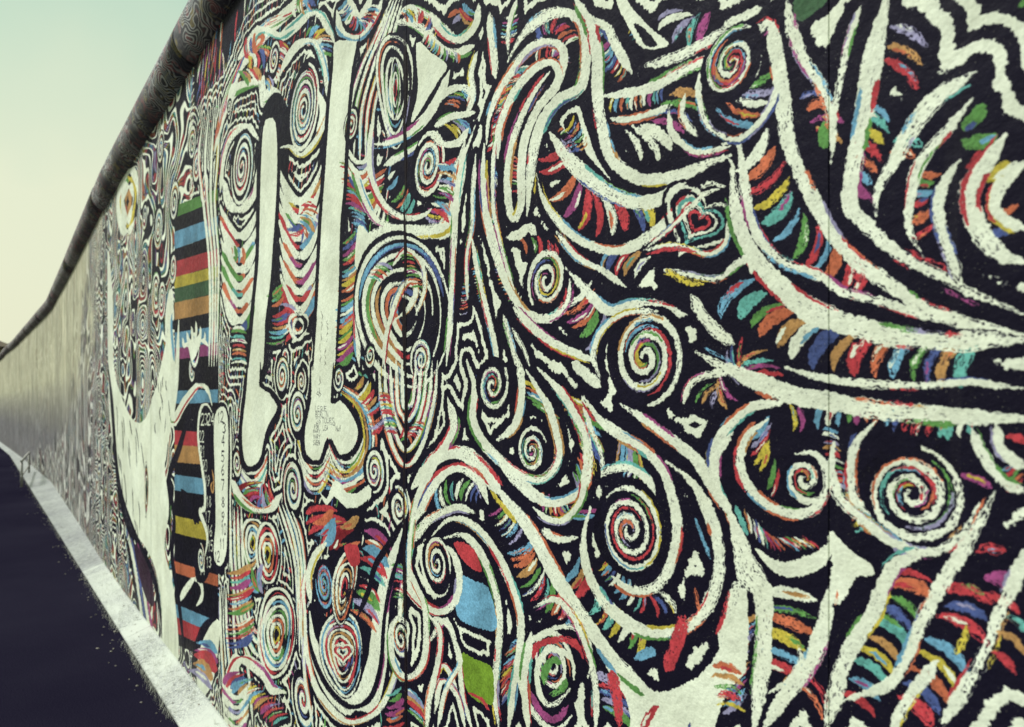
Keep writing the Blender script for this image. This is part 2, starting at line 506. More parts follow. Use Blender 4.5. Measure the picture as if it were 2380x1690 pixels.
    SP(4, 350, 555, 125, 2.6, -1, .3); SP(4, 715, 475, 100, 2.6, 1, 1); SP(4, 825, 640, 92, 2.2, -1, .6)
    F(4, '468,560 500,600 540,515 590,570 640,575 690,535 702,590 650,650 590,640 535,590 500,630')
    F(4, '440,640 640,640 690,600 640,800 560,860 470,720', BLACK)
    RD = [RED, RED, (120, 36, 44), RED, BLUE, (120, 36, 44), ORANGE]
    D(4, 90, '470,640 520,740 600,800', white=0, sp=.36, pal=RD); D(4, 60, '140,540 200,600 260,560', white=0, sp=.3, pal=RD); D(4, 56, '480,660 500,740 560,790', white=0, sp=.6, pal=RD); D(4, 50, '600,680 610,760 600,830', white=0, sp=.7); D(4, 34, '150,560 200,620 250,590', white=0)
    W(4, 22, '70,520 110,600 180,650 250,640 300,580', sliv=.4)
    for k in range(4):
        W(4, 11, f'{66+k*16},{640} {70+k*18},{900} {100+k*18},{1150} {160+k*16},{1330-k*40} {230+k*10},{1390-k*60}', sliv=1)
        W(4, 11, f'{280+k*22},{610+k*16} {330+k*18},{760} {360+k*14},{900} {370+k*10},{1060} {365+k*14},{1250+k*40}', sliv=1.2)
    OV(4, 165, 800, 42, 120, 3, [OCHRE, BLUE, YELLOW]); OV(4, 235, 850, 50, 140, 3, [RED, ORANGE, YELLOW])
    OV(4, 275, 1210, 88, 190, 5, [RED, BLUE, GREEN, ORANGE, YELLOW]); D(4, 60, '150,990 200,960 260,960', white=0, slant=.1); D(4, 60, '110,900 110,1080 110,1250', sp=.3)
    W(4, 26, '30,1500 100,1330 200,1370 260,1450 320,1470', sliv=.8); D(4, 50, '60,1400 130,1450 230,1530 300,1600', sp=.3)
    SP(4, 395, 1500, 120, 2, -1); US(4, 90, 1440, 60, 60, 4, 45)
    W(4, 14, '420,900 395,1000 405,1150 400,1350 420,1500 440,1624', sliv=1)
    # vessel
    F(4, '420,1080 455,1060 500,1130 560,1170 640,1120 700,950 770,850 830,740 880,640 895,720 850,900 810,1080 800,1250 765,1420 690,1540 610,1580 520,1520 450,1380 420,1200', BLACK)
    W(4, [26, 40, 60, 80, 74, 50, 40, 30], '425,1110 450,1290 520,1430 610,1510 690,1470 730,1330 745,1130 780,930 840,740', sliv=.2)
    W(4, 20, '405,1100 415,1300 470,1480 590,1600 720,1560 800,1420 830,1250 835,1060 870,860 905,700', sliv=.8)
    D(4, 66, '735,760 715,900 690,1050 660,1180', white=.05, sp=.5, slant=.5)
    OV(4, 572, 1300, 92, 185, 5, [BLUE, RED, OCHRE, RED], w=.3); HEART(4, 575, 1290, 46, (WHITE, RED, WHITE))
    F(4, '440,960 500,870 600,800 650,850 640,960 600,1130 560,1160 520,1090 460,1080', BLACK)
    SP(4, 490, 985, 105, 3, 1, 0, col=BLUE, colour=1.6); OV(4, 580, 1000, 48, 165, 3, [ORANGE, OCHRE, RED], rot=.1); F(4, '580,810 640,810 650,890 610,900', RED)
    W(4, 22, '430,1060 420,960 450,860 500,800', sliv=.8)
    # pod bottom drapes
    for i in range(5):
        W(4, 16, f'{735+i*26},{-20} {750+i*24},{180} {800+i*16},{370-i*46} {860},{450-i*66} {930-i*14},{360-i*46} {985-i*24},{150} {1000-i*24},{-20}', sliv=1.5)
    D(4, 28, '830,300 870,330 920,260', white=0); D(4, 30, '760,120 800,330', white=0); D(4, 40, '640,70 700,170 730,300', white=.1)


# ---- right stretch: wide ribbons and big spirals --------------------------------------------------------------
def paint_right():
    D(5, 78, '545,650 565,770 620,880 720,945 850,955 970,935', sp=.5); D(5, 80, '820,650 920,645 1020,600 1100,500 1150,400', sp=.5)
    D(5, 34, '800,465 900,450 1040,415'); D(5, 66, '770,1140 860,1160 960,1190', sp=.42); D(5, 70, '640,1290 690,1420 740,1480', sp=.4)
    D(5, 34, '400,1090 470,1090 560,1120'); D(5, 44, '80,740 75,870 45,960'); D(5, 32, '90,480 140,415 190,430'); D(5, 40, '80,590 150,560')
    D(5, 26, '380,700 385,870'); D(5, 34, '480,150 560,115 640,190'); D(5, 24, '470,250 560,230 610,290'); D(5, 14, '430,290 350,380 300,520 270,660', slant=1.4)
    D(5, 42, '740,110 790,250 860,330', white=0); D(5, 26, '900,130 970,210', white=0); D(5, 66, '1050,50 1130,130 1240,130', sp=.45)
    D(5, 26, '310,1150 335,1260 390,1340'); D(5, 15, '160,1250 148,1390'); D(5, 18, '205,1190 235,1350'); D(5, 12, '288,760 278,960 305,1090', slant=1)
    D(5, 30, '360,60 345,180'); D(5, 40, '100,30 150,90 180,20'); D(5, 40, '600,560 660,650 680,690', white=0)
    D(7, 92, '110,640 165,730 200,820 240,920 300,1020', sp=.5, white=.12); D(7, 84, '310,1030 400,1090 490,1170 610,1250', sp=.55, white=.05)
    D(7, 88, '30,1310 160,1370 300,1470 430,1530 570,1570 720,1590 900,1610 1180,1620', sp=.6, white=.06, bow=.35)
    D(7, 56, '700,470 660,620 620,780 610,900', white=.1, sp=.8); D(7, 90, '830,120 800,300 760,400', white=0, sp=.7); D(7, 50, '780,720 850,600', sp=1, white=0)
    D(7, 44, '930,740 870,900 890,1060', sp=.9, white=0); D(7, 80, '60,250 150,330 130,440 40,560', sp=.42); D(7, 60, '400,400 470,560 460,640', white=0, sp=.7)
    D(7, 60, '1090,470 1140,600 1090,720', white=0, sp=1.1, skip=.3); D(7, 60, '1200,720 1240,900 1240,1060', white=0, sp=.9, skip=.3)
    F(7, '320,0 480,-30 420,50 340,95', DKGREEN); F(7, '430,560 470,540 470,660 430,650', GREEN)
    D(8, 112, '300,1000 300,1150 270,1280 250,1380', sp=.42, white=.08, slant=.2, bow=.1); D(8, 92, '845,920 840,1050 780,1160 720,1280 660,1400 600,1540', sp=.5, white=.08, slant=.2)
    D(8, 108, '1100,1000 1080,1180 1010,1320 930,1440 850,1580', sp=.5, white=0, slant=.2, skip=.15); D(8, 34, '480,280 500,420 560,600 650,750', sp=.6)
    D(8, 42, '170,260 180,400 240,540', sp=.6, slant=1.2, white=.05); D(8, 56, '290,230 390,250', sp=.5, white=0); D(8, 44, '420,230 640,220 800,250 1000,290 1150,270', sp=.7, white=.1)
    D(8, 44, '110,1130 80,1270 60,1400 50,1530', sp=.5, white=0, slant=.9); D(8, 80, '430,1440 350,1560', sp=.5, white=0); D(8, 26, '100,690 220,790 400,800', slant=1.5)
    D(8, 70, '1190,800 1250,950 1250,1100', sp=.8, white=0, skip=.25)
    D(8, 90, '30,20 120,-30 200,90', sp=.3, white=.05); D(8, 40, '1280,430 1320,560', white=0)
    D(6, 60, '410,790 430,900 480,1000 560,1060 650,1140', sp=.44, white=.12); D(6, 50, '290,600 330,680 390,770', sp=.4); D(6, 62, '620,900 680,980 760,1090 870,1190 970,1250', sp=.5, white=.06)
    D(6, 46, '770,870 860,990 980,1080 1090,1060', sp=.5, white=.1); D(6, 46, '30,610 120,560 230,570', sp=.36); D(6, 60, '700,620 660,700', sp=.5)
    D(6, 52, '830,350 900,440 970,520', sp=.4, slant=1.1, white=.05); D(6, 60, '790,1400 830,1500 860,1624', sp=.5, white=0, slant=1); D(6, 46, '640,150 720,300 700,440 660,540', sp=.5, slant=1.2, white=.05)
    D(6, 30, '640,640 570,650 500,600', sp=.5); D(6, 60, '1190,100 1300,140 1353,90', sp=.34, white=.1); D(6, 40, '460,90 520,220', slant=1.6, white=0, sp=.5)
    D(6, 26, '350,1500 350,1380 390,1240', slant=1.2, white=0)
    # broad white ribbons
    W(5, 26, '262,60 275,200 292,345', sliv=.6); W(5, 15, '202,690 190,850 186,1000 162,1150 165,1330'); W(5, [14, 24, 22, 18], '200,560 170,640 140,720 115,900 105,1050 92,1380 72,1624')
    W(5, 20, '210,230 180,330 190,420 160,520', sliv=.6); W(5, [20, 12], '385,0 350,120 345,240'); W(5, 26, '0,60 60,150 130,175 200,110 215,20')
    W(5, 22, '0,480 60,420 120,390 170,400 190,440'); W(5, 24, '20,560 90,520 150,510 200,500'); W(5, 22, '0,600 60,640 130,630 170,570')
    W(5, 27, '250,640 262,520 320,380 420,240 500,190 570,200 595,260 560,380 480,480 420,620 405,760 405,900 375,970 350,920 345,760 375,600 450,430 530,320')
    W(5, 26, '300,700 310,560 380,400 470,300 540,280 570,330 530,400')
    W(5, [24, 34, 38, 38, 34, 30], '345,270 420,145 520,68 620,62 680,130 690,280 665,390 570,450 500,540 460,660 445,780 430,960')
    W(5, 34, '775,425 870,415 990,385 1100,325 1200,280 1337,240', sliv=.6); W(5, 36, '955,292 1050,270 1180,215 1337,130', sliv=.2)
    F(5, '825,0 880,120 945,215 1060,200 985,130 900,40 870,-10'); F(5, '905,110 940,120 1010,200 960,205', BLACK)
    W(5, 34, '640,-10 700,80 780,120 840,230 895,325', sliv=.4)
    W(5, [26, 38, 38, 40, 40, 40], '665,10 710,110 742,250 742,400 762,560 800,690 870,765 960,800 1100,780 1230,730 1337,690', sliv=.6)
    W(5, 24, '800,530 880,532 1000,500 1075,465'); W(5, 24, '1060,480 1070,580 1130,650 1200,680 1337,650'); W(5, 22, '1130,420 1120,520 1185,605'); W(5, 24, '1195,330 1195,440 1235,560 1337,630')
    F(5, '575,540 655,470 690,560 740,700 800,800 700,690 640,620'); F(5, '590,545 650,500 680,640 690,690 620,600', BLACK); D(5, 30, '610,540 650,590 680,650', white=0)
    W(5, [36, 52, 56, 56, 40, 20], '530,590 600,690 700,790 820,870 930,900 1020,885 1100,825 1200,745', sliv=.6)
    W(5, [10, 30, 36, 36, 30, 24], '472,770 500,880 560,970 640,1050 740,1100 850,1110 960,1060 1050,980 1140,890 1230,820 1310,830', sliv=.6)
    W(5, 22, '560,1030 650,1140 760,1200 870,1275', sliv=1); W(5, [14, 40, 46, 50], '600,1190 720,1320 800,1380 900,1355 1000,1365 1140,1400', sliv=.6)
    W(5, 44, '1160,1310 1210,1400 1270,1470 1350,1530', sliv=.4)
    HEART(5, 1190, 985, 190, (BLACK, WHITE, BLACK, TEAL, WHITE, RED), .5); W(5, 20, '950,1110 1090,1090 1230,1130 1310,1080 1320,980', sliv=2); W(5, 22, '1040,1200 1150,1220 1260,1240 1337,1210', sliv=2)
    W(5, 16, '960,1100 1050,1030 1150,930 1210,870 1280,840'); W(5, 28, '1050,1200 1130,1250 1210,1265', YELLOW, 0); W(5, 18, '960,1130 1080,1105 1180,1120', RED, 0)
    SP(5, 515, 1245, 140, 2.4, -1, 1.4, w=.42, disc=False)
    W(5, [16, 28, 28, 30, 30, 24], '240,640 235,800 250,960 280,1080 320,1200 380,1330 450,1405 540,1410 610,1340 620,1240')
    W(5, 14, '290,600 280,760 285,950 330,1150 375,1290'); W(5, 30, '340,1055 400,1040 440,1008 470,1040', sliv=.3)
    W(5, 20, '185,1060 230,1300 280,1500 305,1640'); W(5, 18, '325,1400 370,1560 395,1640'); W(5, 32, '370,1370 460,1460 570,1540 730,1605'); W(5, 14, '365,1460 420,1560 440,1624')
    SP(0, 1440, 800, 108, 2.7, 1, .2, w=.36); W(0, 12, '1340,845 1325,790 1345,735 1400,700 1470,695')
    # top right
    W(7, [30, 52, 54, 54, 52, 56], '0,215 80,170 160,130 213,112 240,250 270,450 290,620 340,760 420,920 500,1060 620,1180 750,1270 900,1370 1100,1440 1350,1490', sliv=.5)
    W(7, 30, '0,120 80,80 170,40', sliv=.2); W(7, [46, 46, 50, 44, 24, 14], '285,0 310,140 360,270 430,370 480,500 490,640 482,730', sliv=.8)
    W(7, [30, 24, 16], '612,30 560,180 530,320 500,470 490,640', sliv=.4)
    W(7, [76, 72, 66, 60, 56, 40, 36, 34], '730,-10 680,200 640,430 598,650 575,800 570,920 640,1000 720,1080 850,1170 960,1220 1080,1290 1350,1400', sliv=.4)
    W(7, [40, 60, 60, 50, 40, 30], '1120,325 960,430 850,560 770,700 690,850 680,960', sliv=.4); W(7, [24, 44, 44, 36, 14], '1110,440 980,600 880,720 838,860 830,1020 900,1150', sliv=.5)
    W(7, [16, 50, 54, 50], '1060,700 980,820 955,950 1000,1100 1060,1270', sliv=.4); W(7, [50, 78, 74, 60], '1260,600 1150,750 1100,880 1140,1020 1230,1130 1350,1170', sliv=.6)
    W(7, 50, '1337,720 1230,830 1210,930 1270,990 1350,1020', sliv=.6)
    W(7, [30, 34, 40, 40, 36, 36, 34, 30], '0,640 70,640 90,760 120,950 180,1080 260,1160 330,1190 440,1230 540,1300 700,1340 880,1400 1100,1450', sliv=.6)
    W(7, [26, 40, 50, 70, 90, 84, 70, 70, 70], '0,705 40,720 50,860 80,1020 150,1150 250,1270 380,1370 520,1430 700,1480 900,1515 1100,1520 1350,1510', sliv=.4)
    W(7, 26, '0,1230 60,1180 120,1150 130,1220', sliv=.4); SP(7, 40, 280, 150, 2.2, 1, 1.0, w=.3, colour=2); W(7, 26, '0,610 70,620 150,560 220,460 240,370', sliv=2)
    # right half, lower
    W(8, [40, 70, 66, 64, 62, 60], '-120,-60 0,5 130,62 300,130 500,165 700,200 900,218 1100,232 1360,240', sliv=.4); W(8, 30, '280,10 420,50 550,72 700,86 900,90 1100,76 1360,105', sliv=.2)
    W(8, 38, '280,165 130,190 30,270 -30,360 -40,480 0,600'); SP(8, 370, 510, 105, 1.6, -1, 1.9, w=.38); W(8, 36, '205,240 110,320 78,440 130,560 250,650 380,665 450,600 470,480 410,395 330,400')
    F(8, '145,820 280,885 420,835 492,790 480,870 390,940 290,955 210,910'); W(8, 24, '0,570 60,740 130,870 200,960', sliv=.4)
    W(8, [40, 60, 80, 60, 56, 56], '20,640 80,800 110,940 178,1010 185,1200 172,1400 140,1640', sliv=.3); W(8, 60, '80,980 40,1150 -10,1260', sliv=.3)
    F(8, '480,740 560,820 660,890 680,940 590,965 545,1060 480,1060 490,880')
    SP(8, 850, 580, 225, 2.8, -1, 2.6, w=.34); W(8, 40, '690,250 600,350 575,480 600,620 700,750 850,830 980,830 1090,750 1155,620', sliv=1); W(8, 36, '500,350 488,480 530,600 640,700 790,810 920,860', sliv=.8)
    W(8, [50, 66, 60, 60], '930,850 790,890 725,990 680,1110 600,1230 540,1350 500,1500 465,1640', sliv=.5)
    W(8, [40, 50, 56, 56, 44, 30], '1225,570 1160,700 1090,820 1000,960 930,1080 870,1200 820,1330 740,1440 620,1480 540,1510', sliv=.5)
    W(8, 50, '960,1330 880,1440 820,1530 760,1640', sliv=.3); W(8, [50, 66, 60, 50], '480,1000 460,1150 420,1280 350,1400 270,1500 180,1640', sliv=.4); W(8, 24, '340,1260 352,1330 290,1420 205,1475', sliv=.3)
    W(8, 44, '1120,290 1180,420 1260,520 1360,570', sliv=.4); W(8, 44, '1230,270 1250,380 1360,460', sliv=.4)
    W(8, 60, '1400,780 1330,930 1240,1130 1160,1330 1060,1500 960,1640', sliv=.4, dry=.8); D(8, 70, '1340,1150 1260,1350 1180,1500', white=0, skip=.3)
    # middle lower
    F(6, '790,1350 900,1420 1020,1470 1150,1430 1260,1340 1340,1180 1420,1000 1420,1350 1330,1470 1280,1624 1240,1700 900,1700 900,1624 880,1500'); D(6, 60, '960,1590 1100,1610 1200,1600', sp=.7, white=.1)
    D(6, 60, '1330,1350 1340,1450 1353,1560', white=0, sp=.45)
    W(6, [16, 40, 44, 46, 50, 70], '250,470 330,590 450,740 560,940 680,1120 820,1320 920,1420 1010,1480', sliv=.5)
    W(6, [20, 44, 48, 44, 40], '-60,620 0,450 60,400 150,395 240,470 330,590', sliv=.8); W(6, 32, '-70,700 0,560 60,485 140,462 220,520 260,620'); W(6, 28, '-90,800 -30,720 0,690 60,660 130,640 200,660')
    W(6, [14, 28, 28, 28], '0,775 80,695 170,705 270,800 350,950 400,1100 405,1250 375,1450 350,1640'); W(6, 24, '60,775 150,765 230,850 290,1000 312,1150 300,1350 290,1480 310,1640')
    F(6, '130,950 200,970 262,1000 300,1180 220,1180 120,1120', BLUE); F(6, '135,1295 200,1320 270,1350 285,1400 275,1525 170,1470', (108, 140, 48)); F(6, '105,800 150,795 200,830 232,930 160,890', RED)
    W(6, 12, '170,1470 230,1500 265,1550', RED, 0)
    W(6, 18, '-10,1250 60,1150 90,1180 125,1300 150,1500 190,1640', sliv=.6); W(6, 16, '-20,1500 60,1350 130,1490', sliv=.4); W(6, 16, '20,1560 50,1420 120,1480 160,1640', sliv=.4); W(6, 14, '0,1140 40,1140 90,1180', sliv=.2)
    SP(6, 30, 890, 118, 2.4, 1, .8, w=.4); W(6, 26, '-130,900 -90,1010 -10,1090 60,1105 115,1050 132,950 105,850 60,805', sliv=.8)
    W(6, 28, '400,-20 412,130 380,270 300,335'); W(6, [26, 30, 28, 24], '165,-20 200,100 190,240 240,350 330,440 420,500 500,512 560,460 580,370 540,210 480,100 430,20')
    SP(6, 280, 90, 120, 2.0, -1, .6, w=.36); SP(6, 455, 385, 110, 2.4, 1, .2, w=.4, disc=False)
    W(6, [24, 34, 36, 36, 30], '480,10 560,90 640,200 702,350 702,520 640,590 540,615 450,570 340,460 265,350', sliv=.8); W(6, [30, 24, 20], '695,440 680,600 600,695 520,685 465,640')
    W(6, 16, '682,140 720,280 770,400 772,495', sliv=.5); W(6, 32, '770,500 800,470 880,455 960,495 1010,580', sliv=.6)
    W(6, [24, 36, 36, 36, 40, 44], '690,140 760,240 850,310 950,370 1040,460 1090,600 1112,760 1070,920 1000,1005 900,1010 820,950')
    SP(6, 895, 740, 205, 3.0, -1, 2.4, w=.36); W(6, [26, 44, 46, 46, 44, 34, 30], '1060,430 1180,530 1260,680 1300,850 1282,1000 1220,1120 1120,1190 980,1200 850,1130 760,1030 700,900 690,760 720,640', sliv=.6)
    W(6, 26, '500,740 580,782 665,772', sliv=.6); W(6, 34, '640,-10 700,40 765,95', sliv=.4); W(6, [18, 36, 40, 34], '850,170 960,240 1080,330 1200,430 1300,600 1370,690', sliv=.6)
    W(6, 26, '1360,300 1290,400 1290,530 1330,620', sliv=.6); W(6, 24, '1140,170 1170,80 1260,40 1353,30', sliv=1)
    W(6, 60, '1145,1130 1100,1270 1060,1370', RED, 0); W(6, 44, '920,1320 980,1290 1010,1280', BLUE, 0); W(6, 16, '1190,690 1230,790 1260,870', BLUE, 0); W(6, 18, '1190,1000 1200,1060 1212,1110', ORANGE, 0)
    SP(6, 550, 1340, 150, 2.4, 1, .8, w=.38); OV(6, 560, 1400, 150, 235, 2, fill=None, w=.2); W(6, 24, '465,1090 560,1050 640,1130 700,1260 740,1420 745,1640', sliv=1.5)
    W(6, 30, '440,1640 425,1400 455,1200', sliv=1); W(6, [60, 30], '815,1380 840,1500 850,1624', RED, 0)
    # lower tangle left of the arch
    SP(4, 835, 1230, 95, 2.2, 1, .4); W(4, [22, 24, 24], '860,560 885,700 870,900 905,1000 945,1100 945,1300 905,1385 845,1400 800,1330 790,1200 820,1140 865,1165 865,1250')
    D(4, 30, '820,900 830,1050', white=0); D(4, 44, '800,1450 810,1540 800,1640', sp=.5); D(4, 40, '890,1450 910,1600', slant=1.2); W(4, 22, '870,900 880,760 900,620 960,480', sliv=.8)
    W(4, 22, '950,1640 960,1500 1000,1350 1010,1200 960,1120', sliv=.6); W(4, 18, '1000,1624 1040,1450 1100,1340 1090,1250', sliv=.4)
    W(0, [14, 22], '1000,890 1012,960 960,1040 920,1090', sliv=.6)
    # beyond the right edge of the picture
    for _ in range(26):
        x, y = rng.uniform(-3.0, .22), rng.uniform(.2, 3.2)
        spiral_m(x, y, rng.uniform(.08, .24), rng.uniform(2, 3.2))
    for (t, h, r) in ((.5, 2.75, .2), (.95, 2.9, .18), (.35, .35, .22), (.95, .3, .2), (1.4, 2.85, .2), (.7, 3.2, .16), (1.4, .2, .15), (.1, 2.5, .25)):
        spiral_m(t, h, r, 2.8)


def spiral_m(cx, cy, R, turns):
    th = np.linspace(0, 2 * math.pi * turns, int(18 * turns))
    sg = rng.choice([-1, 1]); a0 = rng.uniform(0, 6)
    rad = R * (.08 + .92 * th / th[-1])
    STROKES.append(('s', np.stack([cx + sg * rad * np.cos(th + a0), cy + rad * np.sin(th + a0)], 1), np.full(len(th), R / turns * .17), WHITE, .25))
    for _ in range(7):
        i = int(rng.integers(8, len(th) - 8)); j = slice(i, i + 7)
        o = rad[j] - R / turns * .5
        STROKES.append(('s', np.stack([cx + sg * o * np.cos(th[j] + a0), cy + o * np.sin(th[j] + a0)], 1), np.full(7, R / turns * .1), PAL[rng.integers(len(PAL))], .4))


GLYPH = {'0': '1,0 0,1.5 0,4.5 1,6 3,6 4,4.5 4,1.5 3,0 1,0', '1': '1,4.6 2.2,6 2.2,0', '2': '0,4.6 1,6 3,6 4,4.6 3.4,3 0,0 4,0', '3': '0,5.6 2,6 4,4.7 2,3.2 4,1.6 2,0 0,.6',
         '4': '3,0 3,6 0,2 4,2', '5': '4,6 .5,6 .3,3.4 2.6,3.6 4,2 2.6,0 0,.4', '6': '3.6,6 1,4 0,1.8 1.4,0 3.4,.4 3.8,2 2.4,3.2 .4,2.2', '7': '0,6 4,6 1.5,0',
         '8': '2,3.2 .4,4.6 2,6 3.6,4.6 2,3.2 0,1.5 2,0 4,1.5 2,3.2', '9': '.6,0 3.2,2.4 4,4.4 2.4,6 .4,5 .6,3.4 2.4,2.8 3.8,4', 'A': '0,0 2,6 4,0|.8,2.4 3.2,2.4', 'B': '0,0 0,6 3,5.4 3,3.6 0,3.2 3.6,2.4 3.4,.4 0,0',
         'E': '4,6 0,6 0,0 4,0|0,3.1 3,3.1', 'F': '4,6 0,6 0,0|0,3.1 3,3.1', 'G': '4,5.4 2,6 0,3.6 .6,.6 3,0 4,2.4 2.2,2.4', 'I': '2,0 2,6', 'L': '0,6 0,0 3.6,0', 'M': '0,0 .4,6 2,2 3.6,6 4,0',
         'N': '0,0 0,6 4,0 4,6', 'O': '1,0 0,2 .6,5.6 3,6 4,3.6 3.2,.4 1,0', 'R': '0,0 0,6 3.4,5.4 3.2,3.4 0,3 4,0', 'S': '4,5.4 2,6 .2,4.8 3.8,1.4 2,0 0,.6', 'T': '0,6 4,6|2,6 2,0',
         'U': '0,6 0,1 2,0 4,1 4,6', 'V': '0,6 2,0 4,6', 'Y': '0,6 2,3 4,6|2,3 2,0', 'f': '3.4,6 2,5.4 2,0|.6,3.6 3.4,3.6', 'u': '0,3.6 .2,.6 2,0 3.6,1 3.6,3.6|3.6,1 4,0'}


def txt(c, s, x, y, w, h, pen, col):
    """hand lettering: x,y lower left corner of the word, w,h its size in px"""
    k = CROP[c][2]
    ox, oy = CROP[c][:2]
    cw = w / max(len(s), 1)
    for i, ch in enumerate(s):
        for part in GLYPH.get(ch, '').split('|'):
            if not part:
                continue
            a = np.array([[float(v) for v in q.split(',')] for q in part.split()])
            a = np.stack([x + i * cw + a[:, 0] / 4 * cw * .78, y - a[:, 1] / 6 * h], 1) / k + np.array([ox, oy])
            f = np.vstack([np.linspace(a[j], a[j + 1], 4, endpoint=False) for j in range(len(a) - 1)] + [a[-1:]])
            wp = to_wall(f)
            px1 = to_wall(np.array([[f[0, 0], f[0, 1]], [f[0, 0], f[0, 1] + pen / k]]))
            STROKES.append(('s', wp, np.full(len(wp), abs(px1[1, 1] - px1[0, 1]) / 2), col, 0))


def paint_tags():
    # black outlines drawn along the white bars, then the bars' lower ends joined up
    W(3, 46, '190,1440 178,1560 172,1680', sliv=0); W(4, 46, '172,-30 168,80 165,220', sliv=0)
    W(3, 46, '480,1500 478,1640 480,1700', sliv=0); W(4, 60, '482,-40 480,80 478,220', sliv=0)
    for line in ('208,560 192,720 186,900 182,1150 160,1400 144,1630', '282,560 284,700 278,900 264,1100 252,1260 226,1480 212,1640',
                 '522,200 516,300 500,480 482,720 464,1000 450,1300 434,1640', '642,165 612,340 592,560 577,850 563,1000 555,1300 534,1640'):
        W(3, 15, line, BLACK, 0, .1)
    W(4, 15, '142,-10 130,110 110,300 120,440 160,470 205,430 224,345 250,275 290,190 245,112 204,88 200,-10', BLACK, 0, .1)
    W(4, 16, '430,-10 422,150 395,290 402,410 470,436 512,340 560,412 632,378 652,290 612,196 560,145 528,160 532,-10', BLACK, 0, .1)
    W(4, 20, '640,1130 690,1010 720,900 790,790 850,690', BLACK, 0, .2); W(4, 16, '412,1120 436,1290 510,1450 610,1535 700,1490 745,1340 762,1130 800,940 860,760', BLACK, 0, .2)
    for i in range(9):
        y = 60 + i * 190
        W(0, [5, 10 - i % 3 * 2, 5], f'{905+rng.uniform(-4,4)},{y} {906+rng.uniform(-4,4)},{y+110} {905},{y+215}', (30, 24, 30), 0, dry=.7)
    PEN = (70, 72, 74)
    for s_, x_, y_, w_, h_ in (('LEGUE', 660, 690, 240, 105), ('BERLIN', 665, 810, 270, 105), ('26', 675, 945, 110, 110), ('TOURS', 800, 945, 260, 115), ('FOR', 640, 1050, 100, 70),
                               ('LEA', 820, 1090, 110, 100), ('MARY', 620, 1150, 150, 80), ('MARY', 620, 1270, 150, 90), ('SVEN', 615, 1400, 140, 100), ('Nuf', 1090, 1110, 110, 110)):
        txt(10, s_, x_, y_, w_, h_, 11, PEN)
    W(10, 10, '640,985 760,970', PEN, 0); W(10, 10, '950,960 1070,985 1050,900', PEN, 0)
    # an illegible pencil line running up the white bar
    for row, (x0, y0, x1, y1) in enumerate(((245, 1400, 285, 180), (320, 980, 365, 340))):
        n = 34
        f = np.linspace(0, 1, n)
        for a in range(0, n - 4, 4):
            if rng.random() < .2:
                continue
            q = np.stack([x0 + (x1 - x0) * f[a:a + 4] + rng.uniform(-14, 14, 4), y0 + (y1 - y0) * f[a:a + 4]], 1) / 5.8 + np.array([700, 680])
            ribbon_px(q, 1.3, (128, 130, 122), 0)
    W(10, 9, '730,400 780,340 720,280 690,330 760,370', PEN, 0)


def tile_noise(n, cells, seed):
    r = np.random.default_rng(seed)
    res = np.zeros((n, n), np.float32)
    amp = 1.0; tot = 0
    for cnum in cells:
        g = r.random((cnum, cnum)).astype(np.float32)
        x = np.arange(n) * cnum / n
        i = x.astype(int); f = (x - i).astype(np.float32); f = f * f * (3 - 2 * f)
        j = (i + 1) % cnum
        row = g[i] * (1 - f)[:, None] + g[j] * f[:, None]
        res += amp * (row[:, i] * (1 - f)[None] + row[:, j] * f[None])
        tot += amp; amp *= .55
    return res / tot


TN = 1024
def ranked(a):
    r = np.empty(a.size, np.float32)
    r[np.argsort(a, axis=None)] = np.linspace(0, 1, a.size, dtype=np.float32)
    return r.reshape(a.shape)


EDGE = (.8 * (tile_noise(TN, (64, 128), 1) - .5) + 1.0 * (tile_noise(TN, (256, 400, 512), 4) - .5)).astype(np.float32)
DRYN = ranked(tile_noise(TN, (256, 512), 2))
PATCH = ranked(tile_noise(TN, (14, 36, 70), 3))


